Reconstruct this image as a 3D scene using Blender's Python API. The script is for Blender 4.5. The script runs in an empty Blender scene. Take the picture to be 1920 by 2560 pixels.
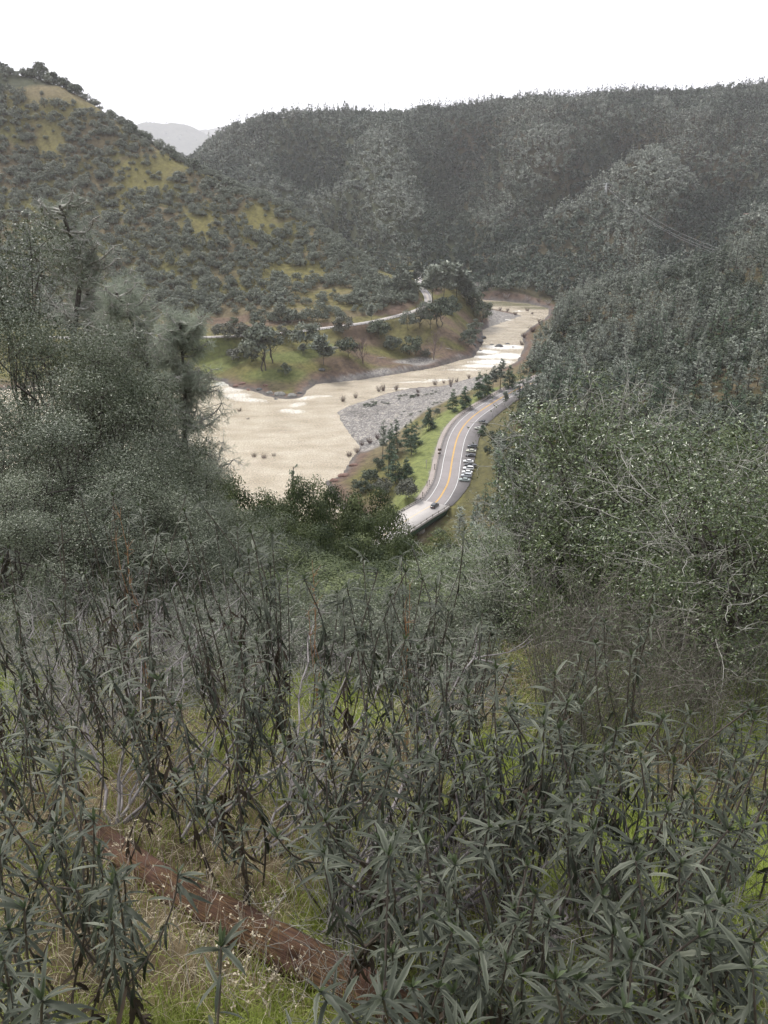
import bpy, math, random
import numpy as np
PI = math.pi
rng = np.random.default_rng(7)
random.seed(7)
scene = bpy.context.scene
COL = scene.collection
# ------------------------------------------------------------------ camera model
CAMZ = 135.0; F = 1862.0; W0, H0 = 1920.0, 2560.0
PITCH = math.radians(25.3); SP, CP = math.sin(PITCH), math.cos(PITCH)
def ray(u, v):
    a = (u-W0/2)/F; b = (H0/2-v)/F
    return np.array([a, CP+SP*b, -SP+CP*b])
def on_z(u, v, z):
    d = ray(u, v); t = (z-CAMZ)/d[2]
    return np.array([d[0]*t, d[1]*t, z])
def on_y(u, v, y):
    d = ray(u, v); t = y/d[1]
    return np.array([d[0]*t, y, CAMZ+d[2]*t])
def project(x, y, z):
    z = z-CAMZ
    t = y*CP - z*SP; up = y*SP + z*CP
    t = np.where(t > .05, t, .05)
    return W0/2+F*x/t, H0/2-F*up/t, t
# ------------------------------------------------------------------ noise
def _hash(ix, iy, s):
    n = (ix.astype(np.int64)*374761393 + iy.astype(np.int64)*668265263 + s*1274126177) & 0xffffffff
    n = ((n ^ (n >> 13))*1274126177) & 0xffffffff
    return ((n ^ (n >> 16)) & 0xffff)/65535.0
def vnoise(x, y, s=0):
    ix = np.floor(x); iy = np.floor(y); fx = x-ix; fy = y-iy
    fx = fx*fx*(3-2*fx); fy = fy*fy*(3-2*fy)
    a = _hash(ix, iy, s); b = _hash(ix+1, iy, s); c = _hash(ix, iy+1, s); d = _hash(ix+1, iy+1, s)
    return (a*(1-fx)+b*fx)*(1-fy)+(c*(1-fx)+d*fx)*fy
def fbm(x, y, s=0, o=4):
    r = 0; a = .5
    for k in range(o):
        r = r+a*vnoise(x*2**k+17.3*k, y*2**k-9.1*k, s+k); a *= .5
    return r/(1-.5**o)-.5
def sstep(a, b, x):
    t = np.clip((x-a)/(b-a), 0, 1); return t*t*(3-2*t)
def catmull(P, n=8):
    P = [np.array(p, float) for p in P]
    P = [2*P[0]-P[1]]+P+[2*P[-1]-P[-2]]; out = []
    for i in range(1, len(P)-2):
        for k in range(n):
            t = k/n
            out.append(.5*((2*P[i])+(P[i+1]-P[i-1])*t+(2*P[i-1]-5*P[i]+4*P[i+1]-P[i+2])*t*t+(3*P[i]-P[i-1]-3*P[i+1]+P[i+2])*t**3))
    out.append(P[-2]); return np.array(out)
def poly_dist(x, y, L, closed=False):
    """distance to polyline and index+t of nearest"""
    best = np.full(x.shape, 1e9); where = np.zeros(x.shape)
    n = len(L) if closed else len(L)-1
    for i in range(n):
        a = L[i]; b = L[(i+1) % len(L)]
        dx, dy = b[0]-a[0], b[1]-a[1]; q = dx*dx+dy*dy+1e-9
        t = np.clip(((x-a[0])*dx+(y-a[1])*dy)/q, 0, 1)
        d = np.hypot(x-a[0]-t*dx, y-a[1]-t*dy)
        m = d < best; best = np.where(m, d, best); where = np.where(m, i+t, where)
    return best, where
def inside(x, y, L):
    c = np.zeros(x.shape, bool); n = len(L); j = n-1
    for i in range(n):
        xi, yi = L[i][0], L[i][1]; xj, yj = L[j][0], L[j][1]
        if yi != yj:
            c ^= ((yi > y) != (yj > y)) & (x < (xj-xi)*(y-yi)/(yj-yi)+xi)
        j = i
    return c
# ------------------------------------------------------------------ plan of the place (metres; river level is z 0)
RIV = [(440,938),(519,948),(560,955),(580,970),(631,976),(667,990),(715,998),(757,995),(768,975),(788,961),(842,955),(900,949),
       (990,935),(1081,920),(1156,899),(1186,893),(1194,878),(1206,858),(1208,842),(1203,826),(1225,815),(1240,812),(1283,797),(1304,790),
       (1275,782),(1247,777),(1219,775)]
RIV2 = [(1203,749),(1262,753),(1322,759),(1372,770),(1372,785),(1362,800),(1330,817),(1302,839),(1312,862),(1306,881),(1292,905),(1245,928),
        (1186,944),(1111,965),(1027,971),(969,984),(900,1006),(868,1018),(845,1030),(851,1048),(872,1081),(902,1117),(896,1129),(878,1150),(854,1192),(812,1204)]
river = [on_z(u, v, 0)[:2] for u, v in RIV]+[np.array(p, float) for p in [(70,830),(30,880),(-50,960),(-160,1065),(-330,1180),(-330,1215),(-140,1100),(-30,990),(55,895),(82,850)]]
river += [on_z(u, v, 0)[:2] for u, v in RIV2]
river += [np.array(p, float) for p in [(-20,292),(-8,272),(-12,250),(-40,222),(-100,216),(-200,235),(-330,262),(-520,300),(-520,420),(-330,440),(-230,478)]]
river = np.array(river)
HZ = 12.0
hwy_px = [(1330,958),(1295,972),(1259,991),(1201,1027),(1165,1058),(1144,1093),(1132,1141),(1123,1195),(1111,1225),(1088,1257),(1048,1282),(1005,1309)]
hwy = [on_z(u, v, HZ)[:2] for u, v in hwy_px]
dv = hwy[-1]-hwy[-2]; dv /= np.linalg.norm(dv)
hwy = [hwy[0]+np.array([34,30.]), hwy[0]+np.array([16,18.])]+hwy+[hwy[-1]+dv*25, hwy[-1]+dv*55+np.array([-3,2])]
hwy = catmull(hwy, 8)
BR0 = int(np.argmin(np.abs(np.hypot(*(hwy-on_z(1089,1256,HZ)[:2]).T))))     # bridge starts here
old_px = [(300,846,21),(400,845,21),(495,843,21),(540,842,21),(583,840,21),(660,836,21.3),(736,829,21.8),(812,820,22.4),(884,811,23),(944,801,23.7),(1010,785,24.6),
          (1050,772,25.5),(1069,756,26.5),(1068,739,28),(1056,721,30),(1047,703,32),(1044,688,34),(1030,676,36)]
old = np.array([on_z(u, v, z) for u, v, z in old_px]); old = np.vstack([[old[0]+np.array([-120,10,0])], old])
old = catmull(old, 6)
# control points of the ground
ctl = []
for p in river: ctl.append((p[0], p[1], .6))
for u, v, y in [(-400,150,1000),(-200,170,985),(0,200,965),(100,198,955),(200,240,930),(300,312,900),(390,356,875),(500,415,850),(600,472,820),(700,517,790),
                (760,560,775),(850,615,755),(900,655,745),(960,695,742),(1020,700,765),
                (540,350,1500),(600,325,1520),(680,303,1550),(760,296,1580),(850,293,1600),(950,296,1600),(1050,298,1580),(1180,294,1550),
                (1300,282,1500),(1400,268,1450),(1500,267,1450),(1600,258,1480),(1750,252,1500),(1920,240,1500),(2200,225,1500),(2700,215,1500),
                (470,420,1480),(1000,650,900),(1000,500,1100),(1000,400,1300),(800,450,1200),(700,400,1350),(1200,400,1330),(1400,400,1250),
                (1200,500,1130),(1150,600,950),(880,560,980),
                (1800,330,1330),(1720,372,1260),(1640,400,1200),(1560,440,1130),(1469,480,1080),(1400,522,1020),(1284,597,940),(1215,652,880),
                (1920,350,1250),(2300,330,1250),(1500,600,930),(1650,600,905),(1400,690,840),(1700,500,1030),(1900,480,1030),(1900,570,880),
                (1920,632,600),(1828,642,620),(1706,687,640),(1596,718,645),(1480,745,640),(1410,805,590),(2200,590,600),(2700,560,600),
                (1500,900,480),(1700,900,430),(1900,900,380),(1900,750,480),(1700,780,520),(1700,1050,330),(1500,1100,300),(1330,1180,285),(1900,1100,250),(1400,1000,385),
                (620,905,505),(700,935,488),(800,930,490),(900,890,512),(1000,900,515),(1100,880,545),(700,870,528),(1150,790,625),(1170,740,690),(1110,820,580),
                (300,600,720),(600,650,690),(800,700,660),(950,740,650),(0,600,720),(-300,600,720),(400,450,820),(100,400,850)]:
    ctl.append(tuple(on_y(u, v, y)))
for u, v, z in [(930,928,1.2),(1000,910,1.5),(1080,897,1.5),(900,1040,1.5),(960,1030,1.8),(1020,1010,1.8),(1100,985,1.5),(1000,1060,2.5),(900,1090,1.6),(930,1110,3),(960,1100,4),(1050,1040,4.5),(1130,1000,4),(1180,980,5),
                (1030,1160,9.5),(1010,1110,6),(1060,1110,9.5),(1100,1040,9),(960,1180,6),(900,1190,3),(980,1250,6),(1250,945,6),(1040,1240,8),
                (1255,789,1.2),(1235,797,1.6),(1340,850,3),(1360,830,4),(1400,790,6)]:
    ctl.append(tuple(on_z(u, v, z)))
ctl += [(-800,1200,190),(-560,1200,110),(-350,1150,25),(-200,1050,9),(-120,980,14),(-60,940,8),(20,860,8),(-450,1300,60),(-600,1500,60),(-900,1600,110),(-400,2000,60),(-250,1800,110),(-300,1250,60),(-700,800,150),(-900,700,200),
        (-400,560,20),(-700,560,40),(-700,420,40),(-1200,900,260),(-1200,400,200),(-700,200,90),(-330,200,20),(-520,230,40),(0,2000,190),(-800,2100,80),(-1100,2600,60),(900,2000,230),(1500,1800,240),(1700,1000,220),
        (1500,500,200),(1200,200,190),(700,600,110),(600,300,120),(900,800,150),(400,745,32),(300,745,18),(520,760,60),(270,1080,55),(330,1150,62),(230,1000,40),(180,930,22),(420,1200,80),(-1500,1800,150),(0,2600,160),(1500,2600,200),
        (180,900,20),(-1500,0,300),(1500,0,330),(0,-300,270),(-400,-300,260),(400,-300,280),(-900,-300,280),(900,-300,290)]
def near_h(x, y):
    r = np.where(y < 10, .5*y, np.where(y < 45, 5+.72*(y-10), 30.2+.573*(y-45)))
    return 133.3-r-.0*x + .012*np.clip(np.abs(x)-6, 0, 60)
for y in (60, 100, 140, 175, 200):
    for x in (-120, -70, -20, 30, 80, 130):
        if y >= 140 and x >= 80: continue
        ctl.append((x, y, float(near_h(np.array(float(x)), np.array(float(y))))+(8 if x >= 80 else 0)))
ctl = np.array(ctl)
_c = 18.0
def _phi(r2): return -np.sqrt(r2+_c*_c)
_d2 = (ctl[:,None,0]-ctl[None,:,0])**2+(ctl[:,None,1]-ctl[None,:,1])**2
_n = len(ctl); _A = np.zeros((_n+3, _n+3)); _A[:_n,:_n] = _phi(_d2)+np.diag(np.where(np.hypot(ctl[:,0],ctl[:,1])>800,8.,1.5))
_A[:_n,_n] = 1; _A[:_n,_n+1] = ctl[:,0]/1000; _A[:_n,_n+2] = ctl[:,1]/1000; _A[_n:,:_n] = _A[:_n,_n:].T
_w = np.linalg.solve(_A, np.concatenate([ctl[:,2], [0,0,0]]))
def rbf(x, y):
    sh = x.shape; x = x.ravel(); y = y.ravel(); out = np.zeros(len(x))
    for s in range(0, len(x), 20000):
        xs, ys = x[s:s+20000], y[s:s+20000]
        out[s:s+20000] = _phi((xs[:,None]-ctl[None,:,0])**2+(ys[:,None]-ctl[None,:,1])**2)@_w[:_n]+_w[_n]+_w[_n+1]*xs/1000+_w[_n+2]*ys/1000
    return out.reshape(sh)
old_ext = old
# folds of the far ridges: draws cut in, spurs stand out
_folds = [([(1210,642,885),(1284,580,1000),(1400,505,1120),(1469,462,1210),(1573,370,1330)], -30, 55), ([(1215,655,850),(1284,600,925),(1400,520,1005),(1469,478,1065),(1560,440,1130),(1640,400,1200)], 17, 55),
          ([(900,600,950),(800,450,1200),(760,380,1380)], -24, 60), ([(1080,610,905),(1120,450,1180),(1180,360,1400)], -24, 60), ([(1700,560,890),(1750,470,1010),(1850,400,1150)], -24, 50), ([(1600,560,900),(1640,480,1010),(1700,420,1120)], 14, 45),
          ([(980,560,980),(950,450,1180),(940,360,1400)], 16, 55), ([(1330,420,1250),(1300,340,1400)], 16, 60), ([(300,790,600),(250,600,720),(230,450,820)], -9, 35), ([(560,780,600),(520,640,700),(470,520,790)], -9, 30), ([(780,740,640),(720,640,690),(660,560,760)], -7, 28)]
_folds = [(catmull([on_y(*q)[:2] for q in L], 4), a, w) for L, a, w in _folds]
def height(x, y):
    x = np.asarray(x, float); y = np.asarray(y, float)
    r = np.hypot(x, y)
    h = rbf(x, y)
    far = sstep(500, 1100, r)
    slope_ok = sstep(10, 40, h)
    h = h + fbm(x/90, y/90, 3, 4)*(slope_ok*(9+22*far)) + fbm(x/18, y/18, 9, 3)*(.6+1.6*slope_ok)
    for L, a, w in _folds:
        d, _ = poly_dist(x, y, L); h = h+a*(1.45 if abs(a) > 12 else 1)*np.exp(-(d/w)**2)
    m = sstep(110, 45, r)
    h = h*(1-m)+m*(near_h(x, y)+fbm(x/3, y/3, 5, 3)*.35*sstep(2, 8, r)+fbm(x/.7, y/.7, 6, 3)*.06+fbm(x/25, y/25, 8, 2)*3*sstep(15, 40, r))
    # roads are cut into or built up from the slope
    d, k = poly_dist(x, y, hwy)
    side_in = np.where(k < BR0+1, 1, 0)
    a = (1-sstep(11.5, 20, d))*side_in
    h = h*(1-a)+a*(HZ-.35)
    d2, k2 = poly_dist(x, y, old[:, :2]); zz = np.interp(k2, np.arange(len(old)), old[:,2])
    a = 1-sstep(4.2, 11, d2)
    h = h*(1-a)+a*(zz-.35)
    # river bed
    sd, _ = poly_dist(x, y, river, True); ins = inside(x, y, river)
    h = np.where(ins, -np.minimum(sd*.35, 3.0)-.1, np.minimum(np.maximum(h, .25), .15+sd*1.1+.6*fbm(x/4, y/4, 2, 2)))
    return h
def h1(x, y): return float(height(np.array([x]), np.array([y]))[0])
def hit(u, v, y0=20., y1=2300.):
    """where the sight line through a photo pixel meets the ground"""
    ys = np.concatenate([np.linspace(y0, 700, 340), np.linspace(703, y1, 500)]) if y1 > 700 else np.linspace(y0, y1, 500)
    d = ray(u, v); t = ys/d[1]; x = d[0]*t; z = CAMZ+d[2]*t
    hh = height(x, ys); b = np.where(z <= hh)[0]
    if len(b) == 0: return None
    i = b[0]; return np.array([x[i], ys[i], hh[i]])
# ------------------------------------------------------------------ scene helpers
def tag(o, label=None, cat=None, group=None, kind=None):
    if label: o['label'] = label
    if cat: o['category'] = cat
    if group: o['group'] = group
    if kind: o['kind'] = kind
    return o
def link(name, me, parent=None, loc=None):
    o = bpy.data.objects.new(name, me); COL.objects.link(o)
    if parent is not None: o.parent = parent
    if loc is not None: o.location = tuple(float(c) for c in loc)
    return o
def empty(name, loc, rz=0.):
    o = bpy.data.objects.new(name, None); COL.objects.link(o)
    o.location = tuple(float(c) for c in loc); o.rotation_euler = (0, 0, rz); o.empty_display_size = .2
    return o
def npmesh(name, V, Fc, mats, midx=None, smooth=False, attrs=None):
    """V (n,3); Fc list of (m,k) int arrays"""
    me = bpy.data.meshes.new(name); V = np.asarray(V, np.float32)
    if not isinstance(Fc, (list, tuple)): Fc = [Fc]
    Fc = [np.asarray(f, np.int32) for f in Fc if len(f)]
    tot = np.concatenate([np.full(len(f), f.shape[1], np.int32) for f in Fc]); li = np.concatenate([f.ravel() for f in Fc])
    me.vertices.add(len(V)); me.vertices.foreach_set('co', V.ravel())
    me.loops.add(len(li)); me.loops.foreach_set('vertex_index', li)
    me.polygons.add(len(tot)); st = np.zeros(len(tot), np.int32); st[1:] = np.cumsum(tot)[:-1]
    me.polygons.foreach_set('loop_start', st); me.polygons.foreach_set('loop_total', tot)
    if midx is not None: me.polygons.foreach_set('material_index', np.asarray(midx, np.int32))
    if smooth: me.polygons.foreach_set('use_smooth', np.ones(len(tot), bool))
    for m in (mats if isinstance(mats, (list, tuple)) else [mats]): me.materials.append(m)
    for k, a in (attrs or {}).items():
        a = np.asarray(a, np.float32)
        if a.ndim == 1:
            at = me.attributes.new(k, 'FLOAT', 'POINT'); at.data.foreach_set('value', a)
        else:
            at = me.attributes.new(k, 'FLOAT_COLOR', 'POINT'); b = np.ones((len(a), 4), np.float32); b[:,:3] = a; at.data.foreach_set('color', b.ravel())
    me.update(calc_edges=True); me.validate()
    return me
class Geo:
    """collects vertices, faces, material index and a float attribute"""
    def __init__(s): s.V = []; s.F = []; s.M = []; s.T = []; s.n = 0
    def add(s, V, Fc, m=0, t=.5):
        V = np.asarray(V, float); Fc = np.asarray(Fc, int)
        if len(V) == 0: return s
        s.V.append(V); s.F.append(Fc+s.n); s.M.append(np.full(len(Fc), m)); s.T.append(np.broadcast_to(np.asarray(t, float), (len(V),)).copy()); s.n += len(V)
        return s
    def mesh(s, name, mats, smooth=False):
        ks = {}
        for f, m in zip(s.F, s.M):
            ks.setdefault(f.shape[1], []).append((f, m))
        Fc = []; M = []
        for k in ks:
            Fc.append(np.concatenate([a for a, _ in ks[k]])); M.append(np.concatenate([b for _, b in ks[k]]))
        return npmesh(name, np.concatenate(s.V), Fc, mats, np.concatenate(M), smooth, {'tv': np.concatenate(s.T)})
    def box(s, c, d, m=0, rz=0., taper=1.):
        x, y, z = np.array(d, float)/2
        V = np.array([(-x,-y,-z),(x,-y,-z),(x,y,-z),(-x,y,-z),(-x*taper,-y*taper,z),(x*taper,-y*taper,z),(x*taper,y*taper,z),(-x*taper,y*taper,z)])
        co, si = math.cos(rz), math.sin(rz); V = np.stack([V[:,0]*co-V[:,1]*si, V[:,0]*si+V[:,1]*co, V[:,2]], 1)+np.array(c)
        return s.add(V, [(0,3,2,1),(4,5,6,7),(0,1,5,4),(1,2,6,5),(2,3,7,6),(3,0,4,7)], m)
def unit(a): return a/np.maximum(np.linalg.norm(a, axis=-1, keepdims=True), 1e-9)
def tubes(P0, P1, R0, R1, sides=4):
    P0 = np.asarray(P0, float); P1 = np.asarray(P1, float); R0 = np.asarray(R0, float); R1 = np.asarray(R1, float)
    n = len(P0); d = unit(P1-P0); ref = np.where(np.abs(d[:,2:3]) < .9, np.array([[0,0,1.]]), np.array([[1.,0,0]]))
    a = unit(np.cross(d, ref)); b = np.cross(d, a); V = np.zeros((n, 2*sides, 3))
    for k in range(sides):
        an = 2*PI*k/sides; o = a*math.cos(an)+b*math.sin(an)
        V[:,k] = P0+o*R0[:,None]; V[:,sides+k] = P1+o*R1[:,None]
    f = np.array([(k, (k+1) % sides, sides+(k+1) % sides, sides+k) for k in range(sides)])
    Fc = (f[None]+(np.arange(n)*2*sides)[:,None,None]).reshape(-1, 4)
    return V.reshape(-1, 3), Fc
def rand_dirs(n, g=rng):
    v = g.normal(size=(n, 3)); return unit(v)
def leaves_diamond(P, D, N, L, Wd):
    """one four-sided leaf per point"""
    S = unit(np.cross(D, N)); L = np.broadcast_to(L, (len(P),))[:,None]; Wd = np.broadcast_to(Wd, (len(P),))[:,None]
    N2 = np.cross(S, D)
    V = np.stack([P, P+D*L*.45+S*Wd*.5-N2*L*.03, P+D*L, P+D*L*.45-S*Wd*.5-N2*L*.03], 1)
    Fc = np.arange(len(P)*4).reshape(-1, 4)
    return V.reshape(-1, 3), Fc
def leaves_hex(P, D, N, L, Wd):
    """folded oval leaf, two quads"""
    S = unit(np.cross(D, N)); N2 = np.cross(S, D)
    L = np.broadcast_to(L, (len(P),))[:,None]; Wd = np.broadcast_to(Wd, (len(P),))[:,None]
    up = N2*Wd*.18
    V = np.stack([P, P+D*L*.28+S*Wd*.46+up, P+D*L*.72+S*Wd*.42+up, P+D*L-N2*L*.08, P+D*L*.72-S*Wd*.42+up, P+D*L*.28-S*Wd*.46+up], 1)
    f = np.array([(0,1,2,3),(0,3,4,5)]); Fc = (f[None]+(np.arange(len(P))*6)[:,None,None]).reshape(-1, 4)
    return V.reshape(-1, 3), Fc
# ------------------------------------------------------------------ materials
def mat(name, rough=.8, spec=.3):
    m = bpy.data.materials.new(name); m.use_nodes = True; nt = m.node_tree
    b = nt.nodes['Principled BSDF']; b.inputs['Roughness'].default_value = rough; b.inputs['Specular IOR Level'].default_value = spec
    return m, nt, b
def nn(nt, t, **k):
    n = nt.nodes.new(t)
    for a, v in k.items(): setattr(n, a, v)
    return n
def ramp(nt, fac, stops, interp='LINEAR'):
    r = nn(nt, 'ShaderNodeValToRGB'); cr = r.color_ramp; cr.interpolation = interp
    while len(cr.elements) < len(stops): cr.elements.new(.5)
    for e, (p, c) in zip(cr.elements, stops): e.position = p; e.color = (*c, 1) if len(c) == 3 else c
    nt.links.new(fac, r.inputs[0]); return r.outputs[0]
def noise(nt, scale, detail=5, rough=.6, coord='Object', vec=None):
    n = nn(nt, 'ShaderNodeTexNoise'); n.inputs['Scale'].default_value = scale; n.inputs['Detail'].default_value = detail; n.inputs['Roughness'].default_value = rough
    if vec is None:
        tc = nn(nt, 'ShaderNodeTexCoord'); vec = tc.outputs[coord]
    nt.links.new(vec, n.inputs['Vector']); return n.outputs[0]
def mixc(nt, f, a, b, blend='MIX'):
    m = nn(nt, 'ShaderNodeMix', data_type='RGBA', blend_type=blend)
    for s, x in ((m.inputs[0], f), (m.inputs[6], a), (m.inputs[7], b)):
        if isinstance(x, (int, float)): s.default_value = x
        elif isinstance(x, tuple): s.default_value = (*x, 1)
        else: nt.links.new(x, s)
    return m.outputs[2]
def mth(nt, op, a, b=0.):
    m = nn(nt, 'ShaderNodeMath', operation=op)
    for s, x in ((m.inputs[0], a), (m.inputs[1], b)):
        if isinstance(x, (int, float)): s.default_value = x
        else: nt.links.new(x, s)
    return m.outputs[0]
def bump(nt, b, h, strength=.4, dist=.05):
    n = nn(nt, 'ShaderNodeBump'); n.inputs['Strength'].default_value = strength; n.inputs['Distance'].default_value = dist
    nt.links.new(h, n.inputs['Height']); nt.links.new(n.outputs[0], b.inputs['Normal'])
def foliage_mat(name, c0, c1, c2=None, rough=.55, spec=.25, trans=0., back=None, objvar=.35, island=.5):
    """leaf colour varies per leaf, per clump (tv) and per plant"""
    m, nt, b = mat(name, rough, spec)
    at = nn(nt, 'ShaderNodeAttribute', attribute_name='tv'); oi = nn(nt, 'ShaderNodeObjectInfo'); ge = nn(nt, 'ShaderNodeNewGeometry')
    w = mth(nt, 'MULTIPLY', at.outputs['Fac'], 1-objvar-island)
    w = mth(nt, 'ADD', w, mth(nt, 'MULTIPLY', oi.outputs['Random'], objvar)); w = mth(nt, 'ADD', w, mth(nt, 'MULTIPLY', ge.outputs['Random Per Island'], island))
    c = ramp(nt, w, [(0.15, c0), (.85, c1)] if c2 is None else [(.12, c0), (.5, c1), (.88, c2)])
    if back is not None: c = mixc(nt, ge.outputs['Backfacing'], c, back)
    nt.links.new(c, b.inputs['Base Color'])
    if trans > 0:
        tr = nn(nt, 'ShaderNodeBsdfTranslucent'); nt.links.new(c, tr.inputs[0]); mx = nn(nt, 'ShaderNodeMixShader'); mx.inputs[0].default_value = trans
        nt.links.new(b.outputs[0], mx.inputs[1]); nt.links.new(tr.outputs[0], mx.inputs[2]); nt.links.new(mx.outputs[0], nt.nodes['Material Output'].inputs[0])
    return m
def plain_mat(name, c0, c1, scale=3., rough=.8, spec=.3, bmp=.0, metal=0., detail=5):
    m, nt, b = mat(name, rough, spec); n = noise(nt, scale, detail)
    nt.links.new(ramp(nt, n, [(.3, c0), (.7, c1)]), b.inputs['Base Color']); b.inputs['Metallic'].default_value = metal
    if bmp: bump(nt, b, n, bmp, .03)
    return m
# ------------------------------------------------------------------ camera, sky and sun
cd = bpy.data.cameras.new('camera'); cam = link('camera', cd, loc=(0, 0, CAMZ)); scene.camera = cam
cd.sensor_fit = 'VERTICAL'; cd.sensor_height = 36; cd.lens = 36*F/H0; cd.clip_start = .05; cd.clip_end = 30000
cam.rotation_euler = (PI/2-PITCH, 0, 0)
SUN_EL, SUN_AZ = math.radians(54), math.radians(-42)      # azimuth from +Y towards +X
wd = bpy.data.worlds.new('World'); scene.world = wd; wd.use_nodes = True; nt = wd.node_tree
bg = nt.nodes['Background']; sk = nn(nt, 'ShaderNodeTexSky', sky_type='NISHITA'); sk.sun_disc = False
sk.sun_elevation = SUN_EL; sk.sun_rotation = SUN_AZ; sk.dust_density = 3; sk.air_density = 1.2
# overcast: a bright cloud layer veils the blue almost wholly
tc = nn(nt, 'ShaderNodeTexCoord'); cn = noise(nt, 1.6, 5, .5, vec=tc.outputs['Generated'])
cl = ramp(nt, cn, [(.3, (.86, .87, .90)), (.7, (1, 1, 1.0))])
hs = mixc(nt, 1.0, cl, (9.1, 9.3, 9.75), 'MULTIPLY')
nt.links.new(mixc(nt, .9, sk.outputs[0], hs), bg.inputs[0]); bg.inputs[1].default_value = .09
sl = bpy.data.lights.new('sun', 'SUN'); sl.energy = 2.0; sl.angle = math.radians(10); sl.color = (1, .96, .90)
so = link('sun', sl, loc=(-200, 300, 600))
from mathutils import Vector, Matrix
sdir = Vector((math.sin(SUN_AZ)*math.cos(SUN_EL), math.cos(SUN_AZ)*math.cos(SUN_EL), math.sin(SUN_EL)))
so.rotation_euler = sdir.to_track_quat('Z', 'Y').to_euler()
scene.view_settings.view_transform = 'Standard'; scene.view_settings.look = 'None'; scene.view_settings.exposure = .95; scene.view_settings.gamma = 1
scene.cycles.max_bounces = 6; scene.cycles.diffuse_bounces = 3; scene.cycles.glossy_bounces = 2; scene.cycles.transmission_bounces = 3; scene.cycles.transparent_max_bounces = 6
scene.cycles.volume_bounces = 1; scene.cycles.use_fast_gi = False
# ------------------------------------------------------------------ ground sheet
_r = np.concatenate([[.0], np.geomspace(.3, 30, 130), np.geomspace(31, 240, 80), np.linspace(242, 860, 270), np.geomspace(866, 3200, 150)])
_a = np.radians(np.concatenate([np.linspace(-180, -56, 32)[:-1], np.linspace(-56, -36, 40)[:-1], np.linspace(-36, 36, 330), np.linspace(36, 56, 40)[1:], np.linspace(56, 180, 32)[1:-1]]))
RR, AA = np.meshgrid(_r, _a, indexing='ij'); GX = RR*np.sin(AA); GY = RR*np.cos(AA)
GZ = height(GX, GY)
na = len(_a); nr = len(_r)
ii, jj = np.meshgrid(np.arange(nr-1), np.arange(na), indexing='ij'); j2 = (jj+1) % na
quads = np.stack([ii*na+jj, ii*na+j2, (ii+1)*na+j2, (ii+1)*na+jj], -1).reshape(-1, 4)
X, Y, Z = GX.ravel(), GY.ravel(), GZ.ravel(); R = np.hypot(X, Y)
U, Vp, T = project(X, Y, Z)
# base colours of the ground by what it is: grass, leaf litter, red earth, gravel, rock
C_grass = np.array([.125, .118, .048]); C_dry = np.array([.135, .112, .068]); C_earth = np.array([.125, .088, .07]); C_grav = np.array([.25, .235, .222])
C_litter = np.array([.07, .055, .035]); C_rock = np.array([.11, .10, .095]); C_green = np.array([.135, .155, .058])
n1 = fbm(X/30, Y/30, 31, 4)+.5; n2 = fbm(X/7, Y/7, 41, 4)+.5; n3 = fbm(X/60, Y/60, 51, 3)+.5
colr = np.zeros((len(X), 3)); g = sstep(.42, .58, n1)[:,None]; colr = C_dry*(1-g)+C_grass*g
g = sstep(.5, .65, n2)[:,None]*.4; colr = colr*(1-g)+C_litter*g
def blend(mask, c):
    global colr
    m = np.clip(mask, 0, 1)[:,None]; colr = colr*(1-m)+np.asarray(c)*m
def spot(u, v, z, rx, ry, soft=.4):
    """an elliptic patch of ground round a place seen in the photograph, rx and ry in metres"""
    p = on_z(u, v, z) if z is not None else hit(u, v)
    if p is None: return np.zeros(len(X))
    q = np.hypot((X-p[0])/rx, (Y-p[1])/ry)+.5*(n2-.5)
    return 1-sstep(1-soft, 1+soft, q)
sdr, _ = poly_dist(X, Y, river, True); ins_r = inside(X, Y, river)
far_bank = (Y > 430) & (Y < 560)
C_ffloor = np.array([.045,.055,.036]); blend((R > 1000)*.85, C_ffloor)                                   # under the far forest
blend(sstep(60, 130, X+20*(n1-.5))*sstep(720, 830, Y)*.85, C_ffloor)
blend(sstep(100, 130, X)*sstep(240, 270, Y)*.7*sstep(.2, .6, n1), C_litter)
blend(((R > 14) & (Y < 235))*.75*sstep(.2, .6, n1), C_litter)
# banks
blend((sdr < 9)*(1-sstep(4, 11, sdr+6*(n2-.5)))*(R > 200), C_earth)
blend((sdr < 5)*(1-sstep(1, 4, sdr+4*(n2-.5)))*(R > 200), C_rock)
dh, kh = poly_dist(X, Y, hwy); do, ko = poly_dist(X, Y, old[:, :2])
cut = (do < 26)*(Y > 300)*(Z > np.interp(ko, np.arange(len(old)), old[:,2])+.3)
blend(cut*(1-sstep(10, 26, do+14*(n2-.5)))*.85, C_earth)
below = (do < 60)*(Y > 300)*(Z < np.interp(ko, np.arange(len(old)), old[:,2])+.3)*(sdr > 2)*(X < 60)
blend(below*(1-sstep(.5, .7, n2)*.6)*sstep(0, .4, 1-do/60)*.8, C_grass)
for s in [(740,925,3,24,9),(690,950,2,20,8),(560,925,3,16,8),(800,900,6,14,9),(540,880,12,18,10)]: blend(spot(*s)*.9, C_green*.85)
for s in [(930,905,5,22,9),(1000,895,6,26,8),(1080,880,5,20,8),(850,930,3,18,6),(1130,860,6,14,8),(1100,820,14,16,10),(1170,800,10,10,14),(900,850,13,18,10),(660,800,24,30,8),(860,800,25,28,8),
          (560,780,26,26,8),(1000,775,27,12,9),(520,960,1,12,5)]: blend(spot(*s)*.85, C_earth)
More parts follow.
